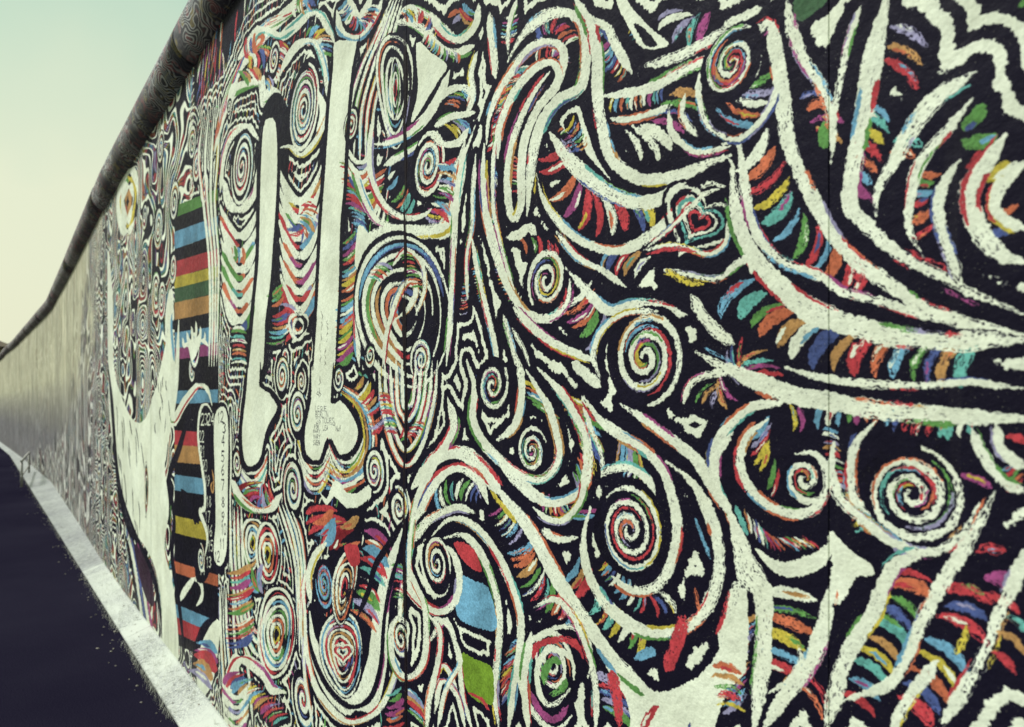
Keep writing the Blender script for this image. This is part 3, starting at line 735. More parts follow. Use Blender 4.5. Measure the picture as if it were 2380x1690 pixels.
class Panel:
    def __init__(self, k, res):
        self.t0 = T0 + k * PW
        self.res = res
        self.W = int(PW * res); self.H = int(IMG_H * res)
        self.img = np.empty((self.H, self.W, 3), np.float32)
        self.img[:] = BLACK
        self.ix = (np.arange(self.W) + int((self.t0 + 10) * res)) % TN
        self.iy = np.arange(self.H) % TN

    def grab(self, tile, y0, y1, x0, x1):
        return tile[self.iy[y0:y1]][:, self.ix[x0:x1]]

    def blend(self, y0, x0, alpha, col):
        sub = self.img[y0:y0 + alpha.shape[0], x0:x0 + alpha.shape[1]]
        h_, w_ = alpha.shape
        tone = 1.0
        if self.res > 300:
            tone = (.80 + .20 * self.grab(PATCH, y0, y0 + h_, x0, x0 + w_) + .16 * self.grab(DRYN, y0, y0 + h_, x0, x0 + w_))
            if sum(col) > 560:
                tone = .95 + (tone - .98) * .35
            tone = tone[..., None]
        sub += alpha[..., None] * (np.array(col, np.float32) * tone - sub)

    def draw(self, st):
        kind, p, rad, col, dry = st
        q = (p - np.array([self.t0, 0])) * self.res
        m = 3 if rad is None else 3 + float(np.max(rad)) * self.res
        x0, y0 = np.floor(q.min(0) - m).astype(int); x1, y1 = np.ceil(q.max(0) + m).astype(int)
        x0, y0 = max(0, x0), max(0, y0); x1, y1 = min(self.W, x1), min(self.H, y1)
        if x1 <= x0 or y1 <= y0:
            return
        edge_amp = max(.9, .0036 * self.res)
        if kind == 'f':
            yy, xx = np.mgrid[y0:y1, x0:x1].astype(np.float32)
            e_ = self.grab(EDGE, y0, y1, x0, x1) * edge_amp
            xx += e_; yy += e_
            ins = np.zeros(xx.shape, bool)
            a = q
            b = np.roll(q, -1, 0)
            for (ax, ay), (bx, by) in zip(a, b):
                if ay == by:
                    continue
                lo, hi = (ay, by) if ay < by else (by, ay)
                r0 = max(0, int(lo - y0 - edge_amp - 1)); r1 = min(y1 - y0, int(hi - y0 + edge_amp + 2))
                if r1 <= r0:
                    continue
                ys = yy[r0:r1]
                c = (ys >= lo) & (ys < hi)
                ins[r0:r1] ^= c & (xx[r0:r1] < ax + (ys - ay) * (bx - ax) / (by - ay))
            alpha = ins.astype(np.float32)
        else:
            d = np.full((y1 - y0, x1 - x0), 1e6, np.float32)
            r = rad * self.res
            for i in range(len(q) - 1):
                a, b = q[i], q[i + 1]
                mr = max(r[i], r[i + 1]) + 4 + edge_amp
                sx0 = int(max(x0, min(a[0], b[0]) - mr)); sx1 = int(min(x1, max(a[0], b[0]) + mr + 1))
                sy0 = int(max(y0, min(a[1], b[1]) - mr)); sy1 = int(min(y1, max(a[1], b[1]) + mr + 1))
                if sx1 <= sx0 or sy1 <= sy0:
                    continue
                X = np.arange(sx0, sx1, dtype=np.float32)[None] - a[0]
                Y = np.arange(sy0, sy1, dtype=np.float32)[:, None] - a[1]
                vx, vy = b - a
                L = vx * vx + vy * vy + 1e-6
                t = np.clip((X * vx + Y * vy) / L, 0, 1)
                dd = np.sqrt((X - t * vx) ** 2 + (Y - t * vy) ** 2) - (r[i] + t * (r[i + 1] - r[i]))
                tgt = d[sy0 - y0:sy1 - y0, sx0 - x0:sx1 - x0]
                np.minimum(tgt, dd, out=tgt)
            ea = min(edge_amp, float(np.mean(r)) * 1.1)
            d += self.grab(EDGE, y0, y1, x0, x1) * ea
            alpha = np.clip(.5 - d, 0, 1)
            if dry > 0 and self.res > 300:
                depth = np.clip(-d / max(1.0, .006 * self.res), 0, 1)     # 0 at the edge, 1 well inside
                pn = self.grab(PATCH, y0, y1, x0, x1)
                dn = self.grab(DRYN, y0, y1, x0, x1)
                thr = dry * (1.0 - .75 * depth) * np.clip((pn - .45) * 2.6, 0, 1.3)
                br = .5 + .5 * np.sin(d * (2 * math.pi / max(3.0, .0045 * self.res)) + 9 * pn)     # bristle tracks run along the stroke
                alpha = alpha * np.clip(((.45 * dn + .55 * br) - thr) * 5 + .5, 0, 1)
        self.blend(y0, x0, alpha, col)


def field(tgrid, hgrid, seed, scales):
    """smooth random field over the wall, sampled at metres"""
    r = np.random.default_rng(seed)
    res = np.zeros((len(hgrid), len(tgrid)), np.float32)
    for sc, amp in scales:
        g = r.random((int(4.2 * sc) + 3, int(70 * sc) + 3)).astype(np.float32)
        x = (tgrid + 5) * sc; y = (hgrid + .2) * sc
        xi = x.astype(int); xf = (x - xi); xf = (xf * xf * (3 - 2 * xf)).astype(np.float32)
        yi = y.astype(int); yf = (y - yi); yf = (yf * yf * (3 - 2 * yf)).astype(np.float32)
        a = g[yi][:, xi] * (1 - xf) + g[yi][:, xi + 1] * xf
        b = g[yi + 1][:, xi] * (1 - xf) + g[yi + 1][:, xi + 1] * xf
        res += amp * (a * (1 - yf)[:, None] + b * yf[:, None])
    return res


def base_flow(pn, freq, dark=1.0):
    """fine flowing lines that fill the ground of the busy left stretch"""
    tg = pn.t0 + (np.arange(pn.W) + .5) / pn.res
    hg = (np.arange(pn.H) + .5) / pn.res
    f = field(tg, hg, 11, ((1.3, 1.0), (3.1, .55), (6.5, .18))) if pn.res > 250 else field(tg, hg * .45, 11, ((1.2, 1.0), (2.6, .5), (7.0, .12)))
    g = field(tg, hg, 12, ((3.0, 1.0), (8.0, .4)))
    ph = f * freq + tg[None] * 2.0
    fr = ph - np.floor(ph)
    lines = np.abs(fr - .5) * 2
    white = np.clip((lines - (.60 + .1 * np.sin(g * 9))) * 6, 0, 1)
    cell = (np.floor(ph).astype(int) * 131 + np.floor(g * 26).astype(int) * 71) % 997
    pal = np.array(PAL + [BLACK] * 14, np.float32)
    colr = pal[(cell * 7919 % 997) % len(pal)]
    midm = np.clip((.30 - np.abs(lines - .30)) * 8, 0, 1) * np.clip((.5 - np.abs((g * 26) % 1 - .5)) * 6, 0, 1)
    img = pn.img
    img += midm[..., None] * (colr - img) * .9
    img += white[..., None] * (np.array(WHITE, np.float32) - img)


CONC = (208, 207, 176)


def fade(pn):
    """the far end: mural peters out into bare stained concrete"""
    tg = pn.t0 + (np.arange(pn.W) + .5) / pn.res
    hg = (np.arange(pn.H) + .5) / pn.res
    n1 = field(tg * 1.0, hg, 21, ((1.5, .6), (5, .4), (14, .3)))
    n2 = field(tg, hg * .12, 22, ((9, .6), (25, .5)))            # vertical streaks
    edge_t = np.interp(hg, [0, .6, 1.3, 1.8, 2.6, 3.4], [22, 17, 10.5, 9.0, 8.2, 7.4])[:, None]
    m = np.clip((tg[None] - edge_t) * .5 + (n1 - .65) * 1.6 + .3 * (n2 - .5), 0, 1)
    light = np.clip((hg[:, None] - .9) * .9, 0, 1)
    conc = np.array(CONC, np.float32) * (.86 + .3 * (n2[..., None] - .5) + .2 * (n1[..., None] - .6)) * (.8 + .2 * light[..., None])
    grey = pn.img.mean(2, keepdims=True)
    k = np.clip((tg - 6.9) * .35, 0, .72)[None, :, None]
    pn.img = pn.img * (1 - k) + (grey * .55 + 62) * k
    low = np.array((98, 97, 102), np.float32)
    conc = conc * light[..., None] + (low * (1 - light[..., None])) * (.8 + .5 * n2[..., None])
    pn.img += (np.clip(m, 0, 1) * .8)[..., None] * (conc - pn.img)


txt_ready = True
paint_left()
paint_right()
paint_tags()


ECHO = []


def fill_gaps(ta, tb, seed, keep, mind, gap, maxd, echo):
    """rows of short dashes along the middle of black areas that are still wide"""
    r = np.random.default_rng(seed)
    res = 130
    w, h = int((tb - ta) * res), int(3.35 * res)
    mask = np.zeros((h, w), bool)
    for kind, p, rad, col, dry in STROKES:
        q = (p - np.array([ta, .03])) * res
        if q[:, 0].max() < -20 or q[:, 0].min() > w + 20:
            continue
        if kind == 's':
            rr = np.maximum(rad * res, .5)
            for i in range(len(q)):
                x, y, m = q[i, 0], q[i, 1], rr[i]
                x0, x1, y0, y1 = int(max(0, x - m)), int(min(w, x + m + 1.5)), int(max(0, y - m)), int(min(h, y + m + 1.5))
                if x1 > x0 and y1 > y0:
                    yy, xx = np.ogrid[y0:y1, x0:x1]
                    v = (xx + .5 - x) ** 2 + (yy + .5 - y) ** 2 <= m * m + .5
                    if col == BLACK:
                        mask[y0:y1, x0:x1] &= ~v
                    else:
                        mask[y0:y1, x0:x1] |= v
        else:
            x0, x1, y0, y1 = int(max(0, q[:, 0].min())), int(min(w, q[:, 0].max() + 1)), int(max(0, q[:, 1].min())), int(min(h, q[:, 1].max() + 1))
            if x1 <= x0 or y1 <= y0:
                continue
            yy, xx = np.mgrid[y0:y1, x0:x1] + .5
            ins = np.zeros(xx.shape, bool)
            for (ax, ay), (bx, by) in zip(q, np.roll(q, -1, 0)):
                if ay != by:
                    ins ^= ((ay > yy) != (by > yy)) & (xx < ax + (yy - ay) * (bx - ax) / (by - ay))
            if col == BLACK:
                mask[y0:y1, x0:x1] &= ~ins
            else:
                mask[y0:y1, x0:x1] |= ins
    # jump flooding: nearest painted point of every pixel, first to lay echo lines beside the ribbons, then again for the dashes
    yy, xx = np.mgrid[0:h, 0:w].astype(np.float32)
    for turn in (0, 1):
        fx = np.where(mask, xx, -9e3).astype(np.float32); fy = np.where(mask, yy, -9e3).astype(np.float32)
        st = 128
        while st >= 1:
            for dy in (-st, 0, st):
                for dx in (-st, 0, st):
                    if dx == 0 and dy == 0:
                        continue
                    ys, xs = slice(max(0, dy), h + min(0, dy)), slice(max(0, dx), w + min(0, dx))
                    yo, xo = slice(max(0, -dy), h + min(0, -dy)), slice(max(0, -dx), w + min(0, -dx))
                    cx, cy = fx[yo, xo], fy[yo, xo]
                    better = (cx - xx[ys, xs]) ** 2 + (cy - yy[ys, xs]) ** 2 < (fx[ys, xs] - xx[ys, xs]) ** 2 + (fy[ys, xs] - yy[ys, xs]) ** 2
                    fx[ys, xs] = np.where(better, cx, fx[ys, xs]); fy[ys, xs] = np.where(better, cy, fy[ys, xs])
            st //= 2
        dist = np.hypot(fx - xx, fy - yy) / res
        if turn == 0:
            ECHO.append((ta, tb, res, dist, echo))
            for e_ in echo:
                mask |= np.abs(dist - e_) < .0055
    ridge = np.ones_like(mask)
    ridge[1:-1, 1:-1] = (dist[1:-1, 1:-1] >= np.maximum(dist[1:-1, :-2], dist[1:-1, 2:]) - 1e-4) | (dist[1:-1, 1:-1] >= np.maximum(dist[:-2, 1:-1], dist[2:, 1:-1]) - 1e-4)
    zone = tile_noise(1024, (9, 18), seed)[:h, :w] if w <= 1024 else np.ones((h, w))
    iy, ix = np.where(ridge & (dist > mind) & (zone < keep))
    order = r.permutation(len(iy))
    placed = np.zeros((h, w), bool)
    sg = 1
    for o in order:
        y, x = int(iy[o]), int(ix[o])
        d = min(float(dist[y, x]), maxd)
        g = int(max(gap, d * .55) * res) + 1
        y0, x0 = max(0, y - g), max(0, x - g)
        if placed[y0:y + g + 1, x0:x + g + 1].any():
            continue
        placed[y, x] = True
        v = np.array([fx[y, x] - x, fy[y, x] - y], float); v /= max(1e-6, np.hypot(*v))
        tv = np.array([-v[1], v[0]])
        if tv[1] < 0:
            tv = -tv
        s_ = np.linspace(-1, 1, 9)[:, None]
        hl = d * r.uniform(.85, 1.05)
        c0 = np.array([ta + (x + .5) / res, .03 + (y + .5) / res])
        pts = c0 + v * hl * s_ + tv * hl * (.35 * s_ * np.sign(v[0] + .01) + .16 * (1 - s_ * s_))
        wd = min(max(gap, d * .55), d * .95) * r.uniform(.26, .40)
        col = WHITE if r.random() < .16 else PAL[r.integers(len(PAL))]
        STROKES.append(('s', pts, wd * np.interp(np.linspace(0, 1, 9), [0, .3, .7, 1], [.4, 1, .95, .4]), col, .3))
        if r.random() < .5:
            STROKES.append(('s', pts[2:7] + tv * wd * r.uniform(-.5, .5), np.full(5, wd * .38), PAL[r.integers(len(PAL))], .5))


fill_gaps(-.1, 1.85, 31, .55, .0125, .0165, .05, (.0245, .052))
n_main = len(STROKES)
fill_gaps(1.85, 4.25, 32, .74, .015, .018, .06, (.027, .060, .093))
UNDER = STROKES[n_main:]
del STROKES[n_main:]


def echo_lines(pn):
    tg = pn.t0 + (np.arange(pn.W) + .5) / pn.res
    hg = (np.arange(pn.H) + .5) / pn.res
    for ta, tb, res, dist, echo in ECHO:
        cols = np.where((tg >= ta) & (tg < tb))[0]
        if not len(cols):
            continue
        x = np.clip((tg[cols] - ta) * res - .5, 0, dist.shape[1] - 1.01); y = np.clip((hg - .03) * res - .5, 0, dist.shape[0] - 1.01)
        xi, yi = x.astype(int), y.astype(int)
        xf = (x - xi).astype(np.float32)[None]; yf = (y - yi).astype(np.float32)[:, None]
        r0, r1 = dist[yi], dist[yi + 1]
        d = (r0[:, xi] * (1 - xf) + r0[:, xi + 1] * xf) * (1 - yf) + (r1[:, xi] * (1 - xf) + r1[:, xi + 1] * xf) * yf
        x0, x1 = cols[0], cols[-1] + 1
        d = d + pn.grab(EDGE, 0, pn.H, x0, x1) * .006
        wv = .0034 + .0052 * field(tg[cols], hg, 41, ((9, 1),))
        for e_ in echo:
            a = np.clip((wv - np.abs(d - e_)) * pn.res + .5, 0, 1)
            pn.blend(0, x0, a, WHITE)


def panel_image(k):
    t0 = T0 + k * PW
    tm = t0 + PW / 2
    res = 420 if k < 2 else 1150 if k < 4 else 640 if k == 4 else 460 if k < 7 else 330 if k < 10 else 240 if k < 14 else 130
    pn = Panel(k, res)
    if k >= 6:
        base_flow(pn, 13 if k < 6 else 17 if k < 10 else 9)
    echo_lines(pn)
    for st in UNDER + STROKES:
        p = st[1]
        mr = .02 if st[2] is None else float(np.max(st[2])) + .02
        if p[:, 0].max() + mr < t0 or p[:, 0].min() - mr > t0 + PW:
            continue
        pn.draw(st)
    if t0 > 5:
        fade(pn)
    rgba = np.ones((pn.H, pn.W, 4), np.float32)
    rgba[..., :3] = np.clip(pn.img / 255, 0, 1)
    im = bpy.data.images.new(f'mural_{k}', pn.W, pn.H, alpha=False)
    im.colorspace_settings.name = 'sRGB'
    im.pixels.foreach_set(rgba.ravel())
    im.update()
    im.pack()
    return im


# ------------------------------------------------------------------ materials
def relief(n, l, b, vec, paint=None, strong=1.0):
    """roughcast relief of painted concrete"""
    n1 = noise(n, l, vec, 190, 3, .6); n2 = noise(n, l, vec, 45, 3); n3 = noise(n, l, vec, 7, 3)
    h = mathn(n, l, 'MULTIPLY_ADD', n1.outputs[0], .0009, mathn(n, l, 'MULTIPLY', n2.outputs[0], .0024))
    h = mathn(n, l, 'MULTIPLY_ADD', n3.outputs[0], .004, h)
    if paint is not None:
        h = mathn(n, l, 'MULTIPLY_ADD', paint, .0006, h)
    bp = n.new('ShaderNodeBump'); bp.inputs['Strength'].default_value = .8 * strong; bp.inputs['Distance'].default_value = 1.0
    l.new(h, bp.inputs['Height'])
    l.new(bp.outputs[0], b.inputs['Normal'])
    return n2


def mural_mat(im, k):
    m, n, l, b = new_mat('mural_paint')
    tcn = n.new('ShaderNodeTexCoord')
    uv = n.new('ShaderNodeUVMap'); uv.uv_map = 'mural'
    wob = noise(n, l, tcn.outputs['Object'], 120, 3)
    vm = n.new('ShaderNodeVectorMath'); vm.operation = 'SUBTRACT'; vm.inputs[1].default_value = (.5, .5, .5)
    l.new(wob.outputs['Color'], vm.inputs[0])
    vm2 = n.new('ShaderNodeVectorMath'); vm2.operation = 'MULTIPLY'; vm2.inputs[1].default_value = (.006, .002, 0)
    l.new(vm.outputs[0], vm2.inputs[0])
    vm3 = n.new('ShaderNodeVectorMath'); vm3.operation = 'ADD'
    l.new(uv.outputs[0], vm3.inputs[0]); l.new(vm2.outputs[0], vm3.inputs[1])
    tx = n.new('ShaderNodeTexImage'); tx.image = im; tx.extension = 'EXTEND'
    l.new(vm3.outputs[0], tx.inputs[0])
    # worn specks and grime
    sp = noise(n, l, tcn.outputs['Object'], 260, 2, .7)
    pat = noise(n, l, tcn.outputs['Object'], 9, 4)
    spk = mathn(n, l, 'MULTIPLY', ramp_node(n, l, sp.outputs[0], [(.66, 0.0), (.72, 1.0)]).outputs[0], ramp_node(n, l, pat.outputs[0], [(.45, 0.0), (.65, .55)]).outputs[0])
    c = mixc(n, l, spk, tx.outputs[0], (.42, .42, .36))
    gr = noise(n, l, tcn.outputs['Object'], 3.5, 6, .65)
    grime = n.new('ShaderNodeMix'); grime.data_type = 'RGBA'; grime.blend_type = 'MULTIPLY'
    grime.inputs[0].default_value = 1.0
    l.new(c, grime.inputs[6])
    gcol = mixc(n, l, ramp_node(n, l, gr.outputs[0], [(.3, 0.0), (.7, 1.0)]).outputs[0], (.80, .79, .74), (1, 1, 1))
    l.new(gcol, grime.inputs[7])
    sepz = n.new('ShaderNodeSeparateXYZ'); l.new(tcn.outputs['Object'], sepz.inputs[0])
    mpv = n.new('ShaderNodeMapping'); mpv.inputs['Scale'].default_value = (14, 14, .8)
    l.new(tcn.outputs['Object'], mpv.inputs[0])
    run = noise(n, l, mpv.outputs[0], 1.0, 5, .6)
    splash = mathn(n, l, 'MULTIPLY_ADD', run.outputs[0], -.9, mathn(n, l, 'SUBTRACT', .85, sepz.outputs['Z']))
    dirt = mathn(n, l, 'MAXIMUM', ramp_node(n, l, splash, [(.05, 0.0), (.6, .55)]).outputs[0], ramp_node(n, l, run.outputs[0], [(.62, 0.0), (.85, .16)]).outputs[0])
    final = mixc(n, l, dirt, grime.outputs[2], (.10, .095, .085))
    l.new(final, b.inputs['Base Color'])
    bw = n.new('ShaderNodeRGBToBW'); l.new(tx.outputs[0], bw.inputs[0])
    n2 = relief(n, l, b, tcn.outputs['Object'], bw.outputs[0], 1.0)
    rr = ramp_node(n, l, n2.outputs[0], [(.3, .5), (.7, .72)])
    l.new(rr.outputs[0], b.inputs['Roughness'])
    b.inputs['Specular IOR Level'].default_value = .05
    return m


def concrete_mat(name, col, dark, streak=True):
    m, n, l, b = new_mat(name)
    tcn = n.new('ShaderNodeTexCoord')
    mp = n.new('ShaderNodeMapping'); mp.inputs['Scale'].default_value = (6, 6, .35)
    l.new(tcn.outputs['Object'], mp.inputs[0])
    a = noise(n, l, mp.outputs[0], 3, 6, .65); g = noise(n, l, tcn.outputs['Object'], 1.3, 5)
    f = mathn(n, l, 'MULTIPLY_ADD', a.outputs[0], .6, mathn(n, l, 'MULTIPLY', g.outputs[0], .4))
    c = mixc(n, l, ramp_node(n, l, f, [(.36, 0.0), (.64, 1.0)]).outputs[0], dark, col)
    l.new(c, b.inputs['Base Color'])
    b.inputs['Roughness'].default_value = .85
    relief(n, l, b, tcn.outputs['Object'], None, .7)
    return m


def swirl_mat(name, base, line, amount, scale, stretch=(1, 1.6, 1.6), hue_amt=.55):
    """dark paint with fine pale flowing lines, for the pipe and the painted footing"""
    m, n, l, b = new_mat(name)
    tcn = n.new('ShaderNodeTexCoord')
    mp = n.new('ShaderNodeMapping'); mp.inputs['Scale'].default_value = stretch
    l.new(tcn.outputs['Object'], mp.inputs[0])
    w1 = noise(n, l, mp.outputs[0], scale, 2, .45)
    fr = mathn(n, l, 'FRACT', mathn(n, l, 'MULTIPLY', w1.outputs[0], 26))
    tri = mathn(n, l, 'ABSOLUTE', mathn(n, l, 'SUBTRACT', fr, .5))
    ln = ramp_node(n, l, tri, [(.27, 0.0), (.36, 1.0)]).outputs[0]
    pm = noise(n, l, tcn.outputs['Object'], 2.3, 3)
    ln = mathn(n, l, 'MULTIPLY', ln, ramp_node(n, l, pm.outputs[0], [(.40, .08), (.62, amount)]).outputs[0])
    hue = noise(n, l, tcn.outputs['Object'], 9, 1)
    hr = ramp_node(n, l, hue.outputs[0], [(.36, base), (.42, (.30, .06, .06)), (.46, base), (.60, base), (.63, (.35, .28, .06)), (.67, base)])
    c = mixc(n, l, ln, mixc(n, l, hue_amt, base, hr.outputs[0]), line)
    l.new(c, b.inputs['Base Color'])
    b.inputs['Roughness'].default_value = .6
    relief(n, l, b, tcn.outputs['Object'], None, .8)
    return m


M_CONC = concrete_mat('stained_concrete', (.52, .50, .34), (.28, .265, .18))
M_PIPE = swirl_mat('painted_pipe', (.022, .021, .034), (.40, .42, .40), 1.0, 3.2)
M_FOOT = swirl_mat('painted_footing', (.45, .48, .42), (.10, .10, .13), .9, 3.4, (7, 1.2, 3), 0.0)
M_FOOT2 = concrete_mat('pale_footing', (.34, .36, .33), (.15, .155, .16))


# ------------------------------------------------------------------ ground
def sheet(name, x0, x1, y0, y1, z, mat, kind='structure'):
    me = bpy.data.meshes.new(name)
    me.from_pydata([(x0, y0, z), (x1, y0, z), (x1, y1, z), (x0, y1, z)], [], [(0, 1, 2, 3)])
    return link(name, me, mat, None, kind)


m, n, l, b = new_mat('asphalt')
tcn = n.new('ShaderNodeTexCoord')
a = noise(n, l, tcn.outputs['Object'], 160, 3, .7); g = noise(n, l, tcn.outputs['Object'], .35, 6)
f = mathn(n, l, 'MULTIPLY_ADD', a.outputs[0], .6, mathn(n, l, 'MULTIPLY', g.outputs[0], .4))
l.new(mixc(n, l, ramp_node(n, l, f, [(.38, 0.0), (.64, 1.0)]).outputs[0], (.006, .005, .013), (.021, .019, .032)), b.inputs['Base Color'])
b.inputs['Roughness'].default_value = 1.0
b.inputs['Specular IOR Level'].default_value = .0
bp = n.new('ShaderNodeBump'); bp.inputs['Strength'].default_value = .6; bp.inputs['Distance'].default_value = .004
l.new(a.outputs[0], bp.inputs['Height']); l.new(bp.outputs[0], b.inputs['Normal'])
sheet('road', -600, 600, -600, 600, 0.0, m)

# ------------------------------------------------------------------ the wall: segments, pipe, footing
wall = bpy.data.objects.new('mural_wall', None)
scene.collection.objects.link(wall)
wall.location = (0, 0, 0)
wall['label'] = 'long concrete wall covered in black and white swirling mural paint, with a round pipe along its top'
wall['category'] = 'wall'


def wall_pt(t, depth, z):
    """depth grows into the wall"""
    return Vector((-t, off(t) + depth, z))


def panel_mesh(k, jig):
    t0 = T0 + k * PW; t1 = t0 + PW
    ch = (.0009 if k < 4 else .0016) if k < 7 else .006 if k < 12 else .014
    bm = bmesh.new()
    uvl = bm.loops.layers.uv.new('mural')
    g = .0004
    prof = [(t0 + g, .15), (t0 + g, ch + jig), (t0 + g + ch, jig), (t1 - g - ch, jig), (t1 - g, ch + jig), (t1 - g, .15)]
    zs = [Z0, Z1]
    vv = [[bm.verts.new(wall_pt(t, d, z)) for t, d in prof] for z in zs]
    fs = []
    for i in range(len(prof)):
        j = (i + 1) % len(prof)
        fs.append(bm.faces.new((vv[0][i], vv[0][j], vv[1][j], vv[1][i])))
    fs.append(bm.faces.new(vv[0][::-1])); fs.append(bm.faces.new(vv[1]))
    for f_ in fs:
        for lp in f_.loops:
            t = -lp.vert.co.x
            lp[uvl].uv = ((t - t0) / PW, lp.vert.co.z / IMG_H)
    bmesh.ops.recalc_face_normals(bm, faces=bm.faces)
    me = bpy.data.meshes.new('wall_panel')
    bm.to_mesh(me); bm.free()
    return me


N_PAINT = 34
for k in range(NP):
    jig = 0.0 if k in (2, 3, 4) else random.uniform(0, .004)
    mat = mural_mat(panel_image(k), k) if k < N_PAINT else M_CONC
    link('wall_panel', panel_mesh(k, jig), mat, wall)


def tube_mesh(name, pts, r, seg=40, inner=None):
    bm = bmesh.new()
    rings = []
    for i, p in enumerate(pts):
        d = (pts[min(i + 1, len(pts) - 1)] - pts[max(i - 1, 0)]).normalized()
        s = d.cross(Vector((0, 0, 1)) if abs(d.z) < .9 else Vector((0, 1, 0))).normalized()
        u = s.cross(d).normalized()
        rings.append([bm.verts.new(p + (s * math.cos(a) + u * math.sin(a)) * r) for a in [2 * math.pi * q / seg for q in range(seg)]])
    for a, b_ in zip(rings, rings[1:]):
        for q in range(seg):
            f_ = bm.faces.new((a[q], a[(q + 1) % seg], b_[(q + 1) % seg], b_[q])); f_.smooth = True
    bm.faces.new(rings[0][::-1]); bm.faces.new(rings[-1])
    bmesh.ops.recalc_face_normals(bm, faces=bm.faces)
    me = bpy.data.meshes.new(name)
    bm.to_mesh(me); bm.free()
    return me


PIPE_R, PIPE_Z = .135, 3.45
t = T0
tend = T0 + NP * PW
while t < tend - .1:
    L = min(3.6, tend - t)
    nseg = 6
    jz = random.uniform(-.012, .012)
    pts = [wall_pt(t + .009 + (L - .018) * i / nseg, .035, PIPE_Z + jz) for i in range(nseg + 1)]
    link('coping_pipe', tube_mesh('coping_pipe', pts, PIPE_R), M_PIPE, wall)
    t += L

for k in range(NP):
    t0 = T0 + k * PW; t1 = t0 + PW
    bm = bmesh.new()
    def foot(t):
        o = min(off(t), 0) - off(t)
        return [wall_pt(t, d, z) for d, z in [(.12, -.05), (o - .158, -.05), (o - .152, .008), (-.006, .062), (.12, .062)]]
    r0 = [bm.verts.new(v) for v in foot(t0 + .002)]
    r1 = [bm.verts.new(v) for v in foot(t1 - .002)]
    prof = r0
    for i in range(len(prof)):
        j = (i + 1) % len(prof)
        bm.faces.new((r0[i], r0[j], r1[j], r1[i]))
    bm.faces.new(r0); bm.faces.new(r1[::-1])
    bmesh.ops.recalc_face_normals(bm, faces=bm.faces)
    me = bpy.data.meshes.new('footing')
    bm.to_mesh(me); bm.free()
    link('footing', me, M_FOOT if k < 9 else M_FOOT2, wall)

# ------------------------------------------------------------------ low metal railing at the foot of the wall
m_metal, n, l, b = new_mat('dull_metal')
tcn = n.new('ShaderNodeTexCoord')
a = noise(n, l, tcn.outputs['Object'], 40, 4)
l.new(mixc(n, l, a.outputs[0], (.20, .20, .19), (.36, .35, .31)), b.inputs['Base Color'])
b.inputs['Metallic'].default_value = .15; b.inputs['Roughness'].default_value = .55
rail = bpy.data.objects.new('metal_railing', None)
scene.collection.objects.link(rail)
rx0, ry0, rx1, ry1 = -16.5, -.27, -19.4, -.02
rail.location = (rx0, ry0, 0)
rail['label'] = 'low thin metal railing with two rails at the foot of the far wall'
rail['category'] = 'railing'
A, B = Vector((0, 0, 0)), Vector((rx1 - rx0, ry1 - ry0, 0))
Zv = Vector((0, 0, 1))
for base in (A, B):
    link('post', tube_mesh('post', [base - Zv * .02, base + Zv * .46], .022, 12), m_metal, rail)
ext = (B - A).normalized() * .06
link('rail', tube_mesh('rail', [A - ext + Zv * .478, B + ext + Zv * .478], .024, 12), m_metal, rail)
link('rail', tube_mesh('rail', [A - ext * 4 + Zv * .20, B + Zv * .20], .014, 12), m_metal, rail)

# ------------------------------------------------------------------ far house behind the end of the wall
def box(name, size, loc, mat, parent):
    bm = bmesh.new()
    bmesh.ops.create_cube(bm, size=1)
    for v in bm.verts:
        v.co = Vector((v.co.x * size[0] + loc[0], v.co.y * size[1] + loc[1], v.co.z * size[2] + loc[2]))
    bmesh.ops.bevel(bm, geom=bm.edges[:], offset=min(size) * .06, segments=1, affect='EDGES')
    me = bpy.data.meshes.new(name)
    bm.to_mesh(me); bm.free()
    return link(name, me, mat, parent)


house = bpy.data.objects.new('distant_house', None)
scene.collection.objects.link(house)
house.location = (-95, -3.6, 0)
house['label'] = 'distant brown house roof showing above the far end of the wall'
house['category'] = 'house'
M_HW = concrete_mat('house_render', (.34, .30, .20), (.26, .22, .15))
M_RF = concrete_mat('roof_tiles', (.22, .17, .12), (.14, .10, .08))
m_win, n, l, b = new_mat('window_glass')
b.inputs['Base Color'].default_value = (.06, .07, .08, 1); b.inputs['Roughness'].default_value = .15
box('wall', (9, 11, 7.4), (0, 0, 3.7), M_HW, house)
bm = bmesh.new()
vs_ = [bm.verts.new(v) for v in ((-5, -5.8, 7.4), (5, -5.8, 7.4), (5, 5.8, 7.4), (-5, 5.8, 7.4), (-2.5, 0, 10), (2.5, 0, 10))]
for f_ in ((3, 2, 1, 0), (0, 1, 5, 4), (2, 3, 4, 5), (1, 2, 5), (3, 0, 4)):
    bm.faces.new([vs_[i] for i in f_])
me = bpy.data.meshes.new('roof'); bm.to_mesh(me); bm.free()
link('roof', me, M_RF, house)
for yy in (-3.6, -1.2, 1.2, 3.6):
    for zz in (1.8, 5.2):
        box('window', (.12, 1.1, 1.3), (4.53, yy, zz), m_win, house)

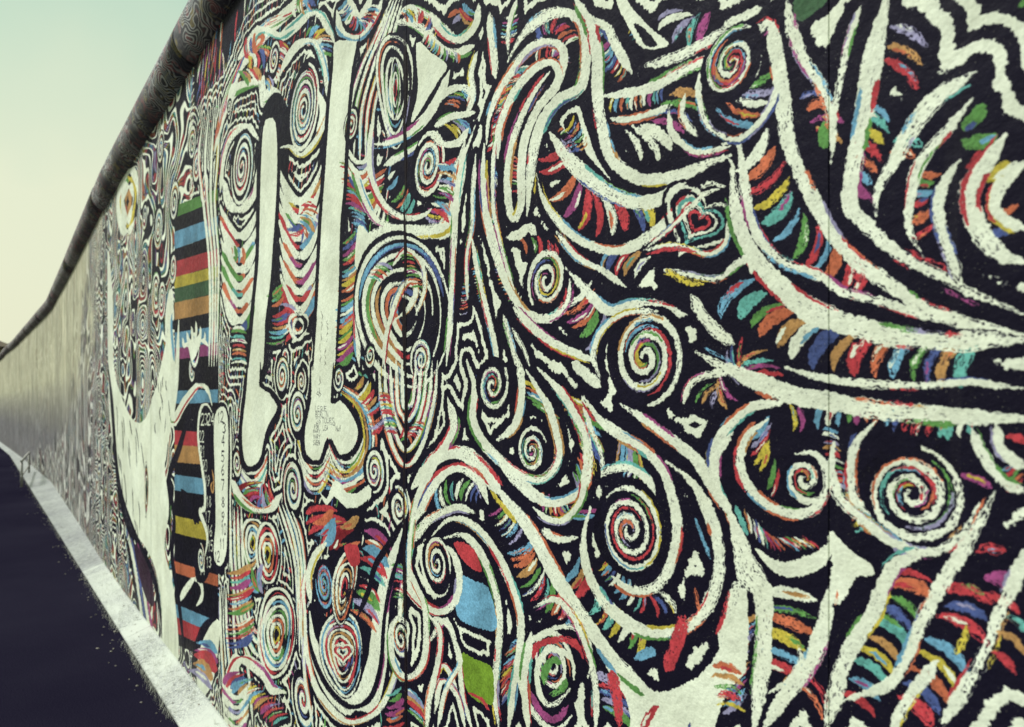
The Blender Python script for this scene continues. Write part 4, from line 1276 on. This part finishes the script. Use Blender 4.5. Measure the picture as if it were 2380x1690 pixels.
# ------------------------------------------------------------------ dry pale grass along the footing
rg = random.Random(9)
vsx, fsx = [], []
for q in range(9000):
    t = 2.2 + 26 * rg.random() ** 1.7
    y = -.155 + .13 * rg.random() if rg.random() < .55 else -.16 - abs(rg.gauss(0, .016))
    if math.sin(t * 3.1) + math.sin(t * 7.7 + 1) + 1.2 * rg.random() < -.5:
        continue
    z = 0.0 if y < -.155 else .004 + (y + .152) / .146 * .054
    hgt = rg.uniform(.012, .055); a = rg.uniform(0, 6.28); lean = rg.uniform(.3, 1.3) * hgt
    w_ = rg.uniform(.0012, .0028)
    dx, dy = math.cos(a) * lean, math.sin(a) * lean * .7
    b0 = len(vsx)
    vsx += [(-t - w_, y, z), (-t + w_, y, z), (-t + w_ * .7 + dx * .4, y + dy * .4, z + hgt * .6), (-t - w_ * .7 + dx * .4, y + dy * .4, z + hgt * .6), (-t + dx, y + min(dy, .02), z + hgt)]
    fsx += [(b0, b0 + 1, b0 + 2, b0 + 3), (b0 + 3, b0 + 2, b0 + 4)]
me = bpy.data.meshes.new('dry_grass'); me.from_pydata(vsx, [], fsx)
grass = link('dry_grass', me, concrete_mat('dry_grass_blade', (.42, .44, .36), (.20, .21, .17)), None, 'stuff')
grass['label'] = 'pale dry grass growing along the footing of the wall'

# ------------------------------------------------------------------ grit and bits swept against the footing
bm = bmesh.new()
rg = random.Random(3)
for q in range(260):
    t = 1.0 + 22 * rg.random() ** 1.6
    y = -.16 - abs(rg.gauss(0, .07)) if q % 4 else -.155 + .14 * rg.random()
    z = 0.002 if y < -.155 else .008 + (y + .152) / .146 * .054
    r = rg.uniform(.003, .010)
    base = [Vector((-t + r * math.cos(a) * rg.uniform(.6, 1.3), y + r * math.sin(a) * rg.uniform(.6, 1.3), z)) for a in (0, 1.3, 2.6, 3.9, 5.2)]
    top = bm.verts.new(Vector((-t, y, z + r * rg.uniform(.4, .9))))
    vb = [bm.verts.new(v) for v in base]
    for i in range(5):
        bm.faces.new((vb[i], vb[(i + 1) % 5], top))
me = bpy.data.meshes.new('grit'); bm.to_mesh(me); bm.free()
grit = link('grit', me, concrete_mat('grit_stone', (.30, .28, .22), (.10, .09, .08)), None, 'stuff')
grit['label'] = 'small stones and grit along the pale footing of the wall'
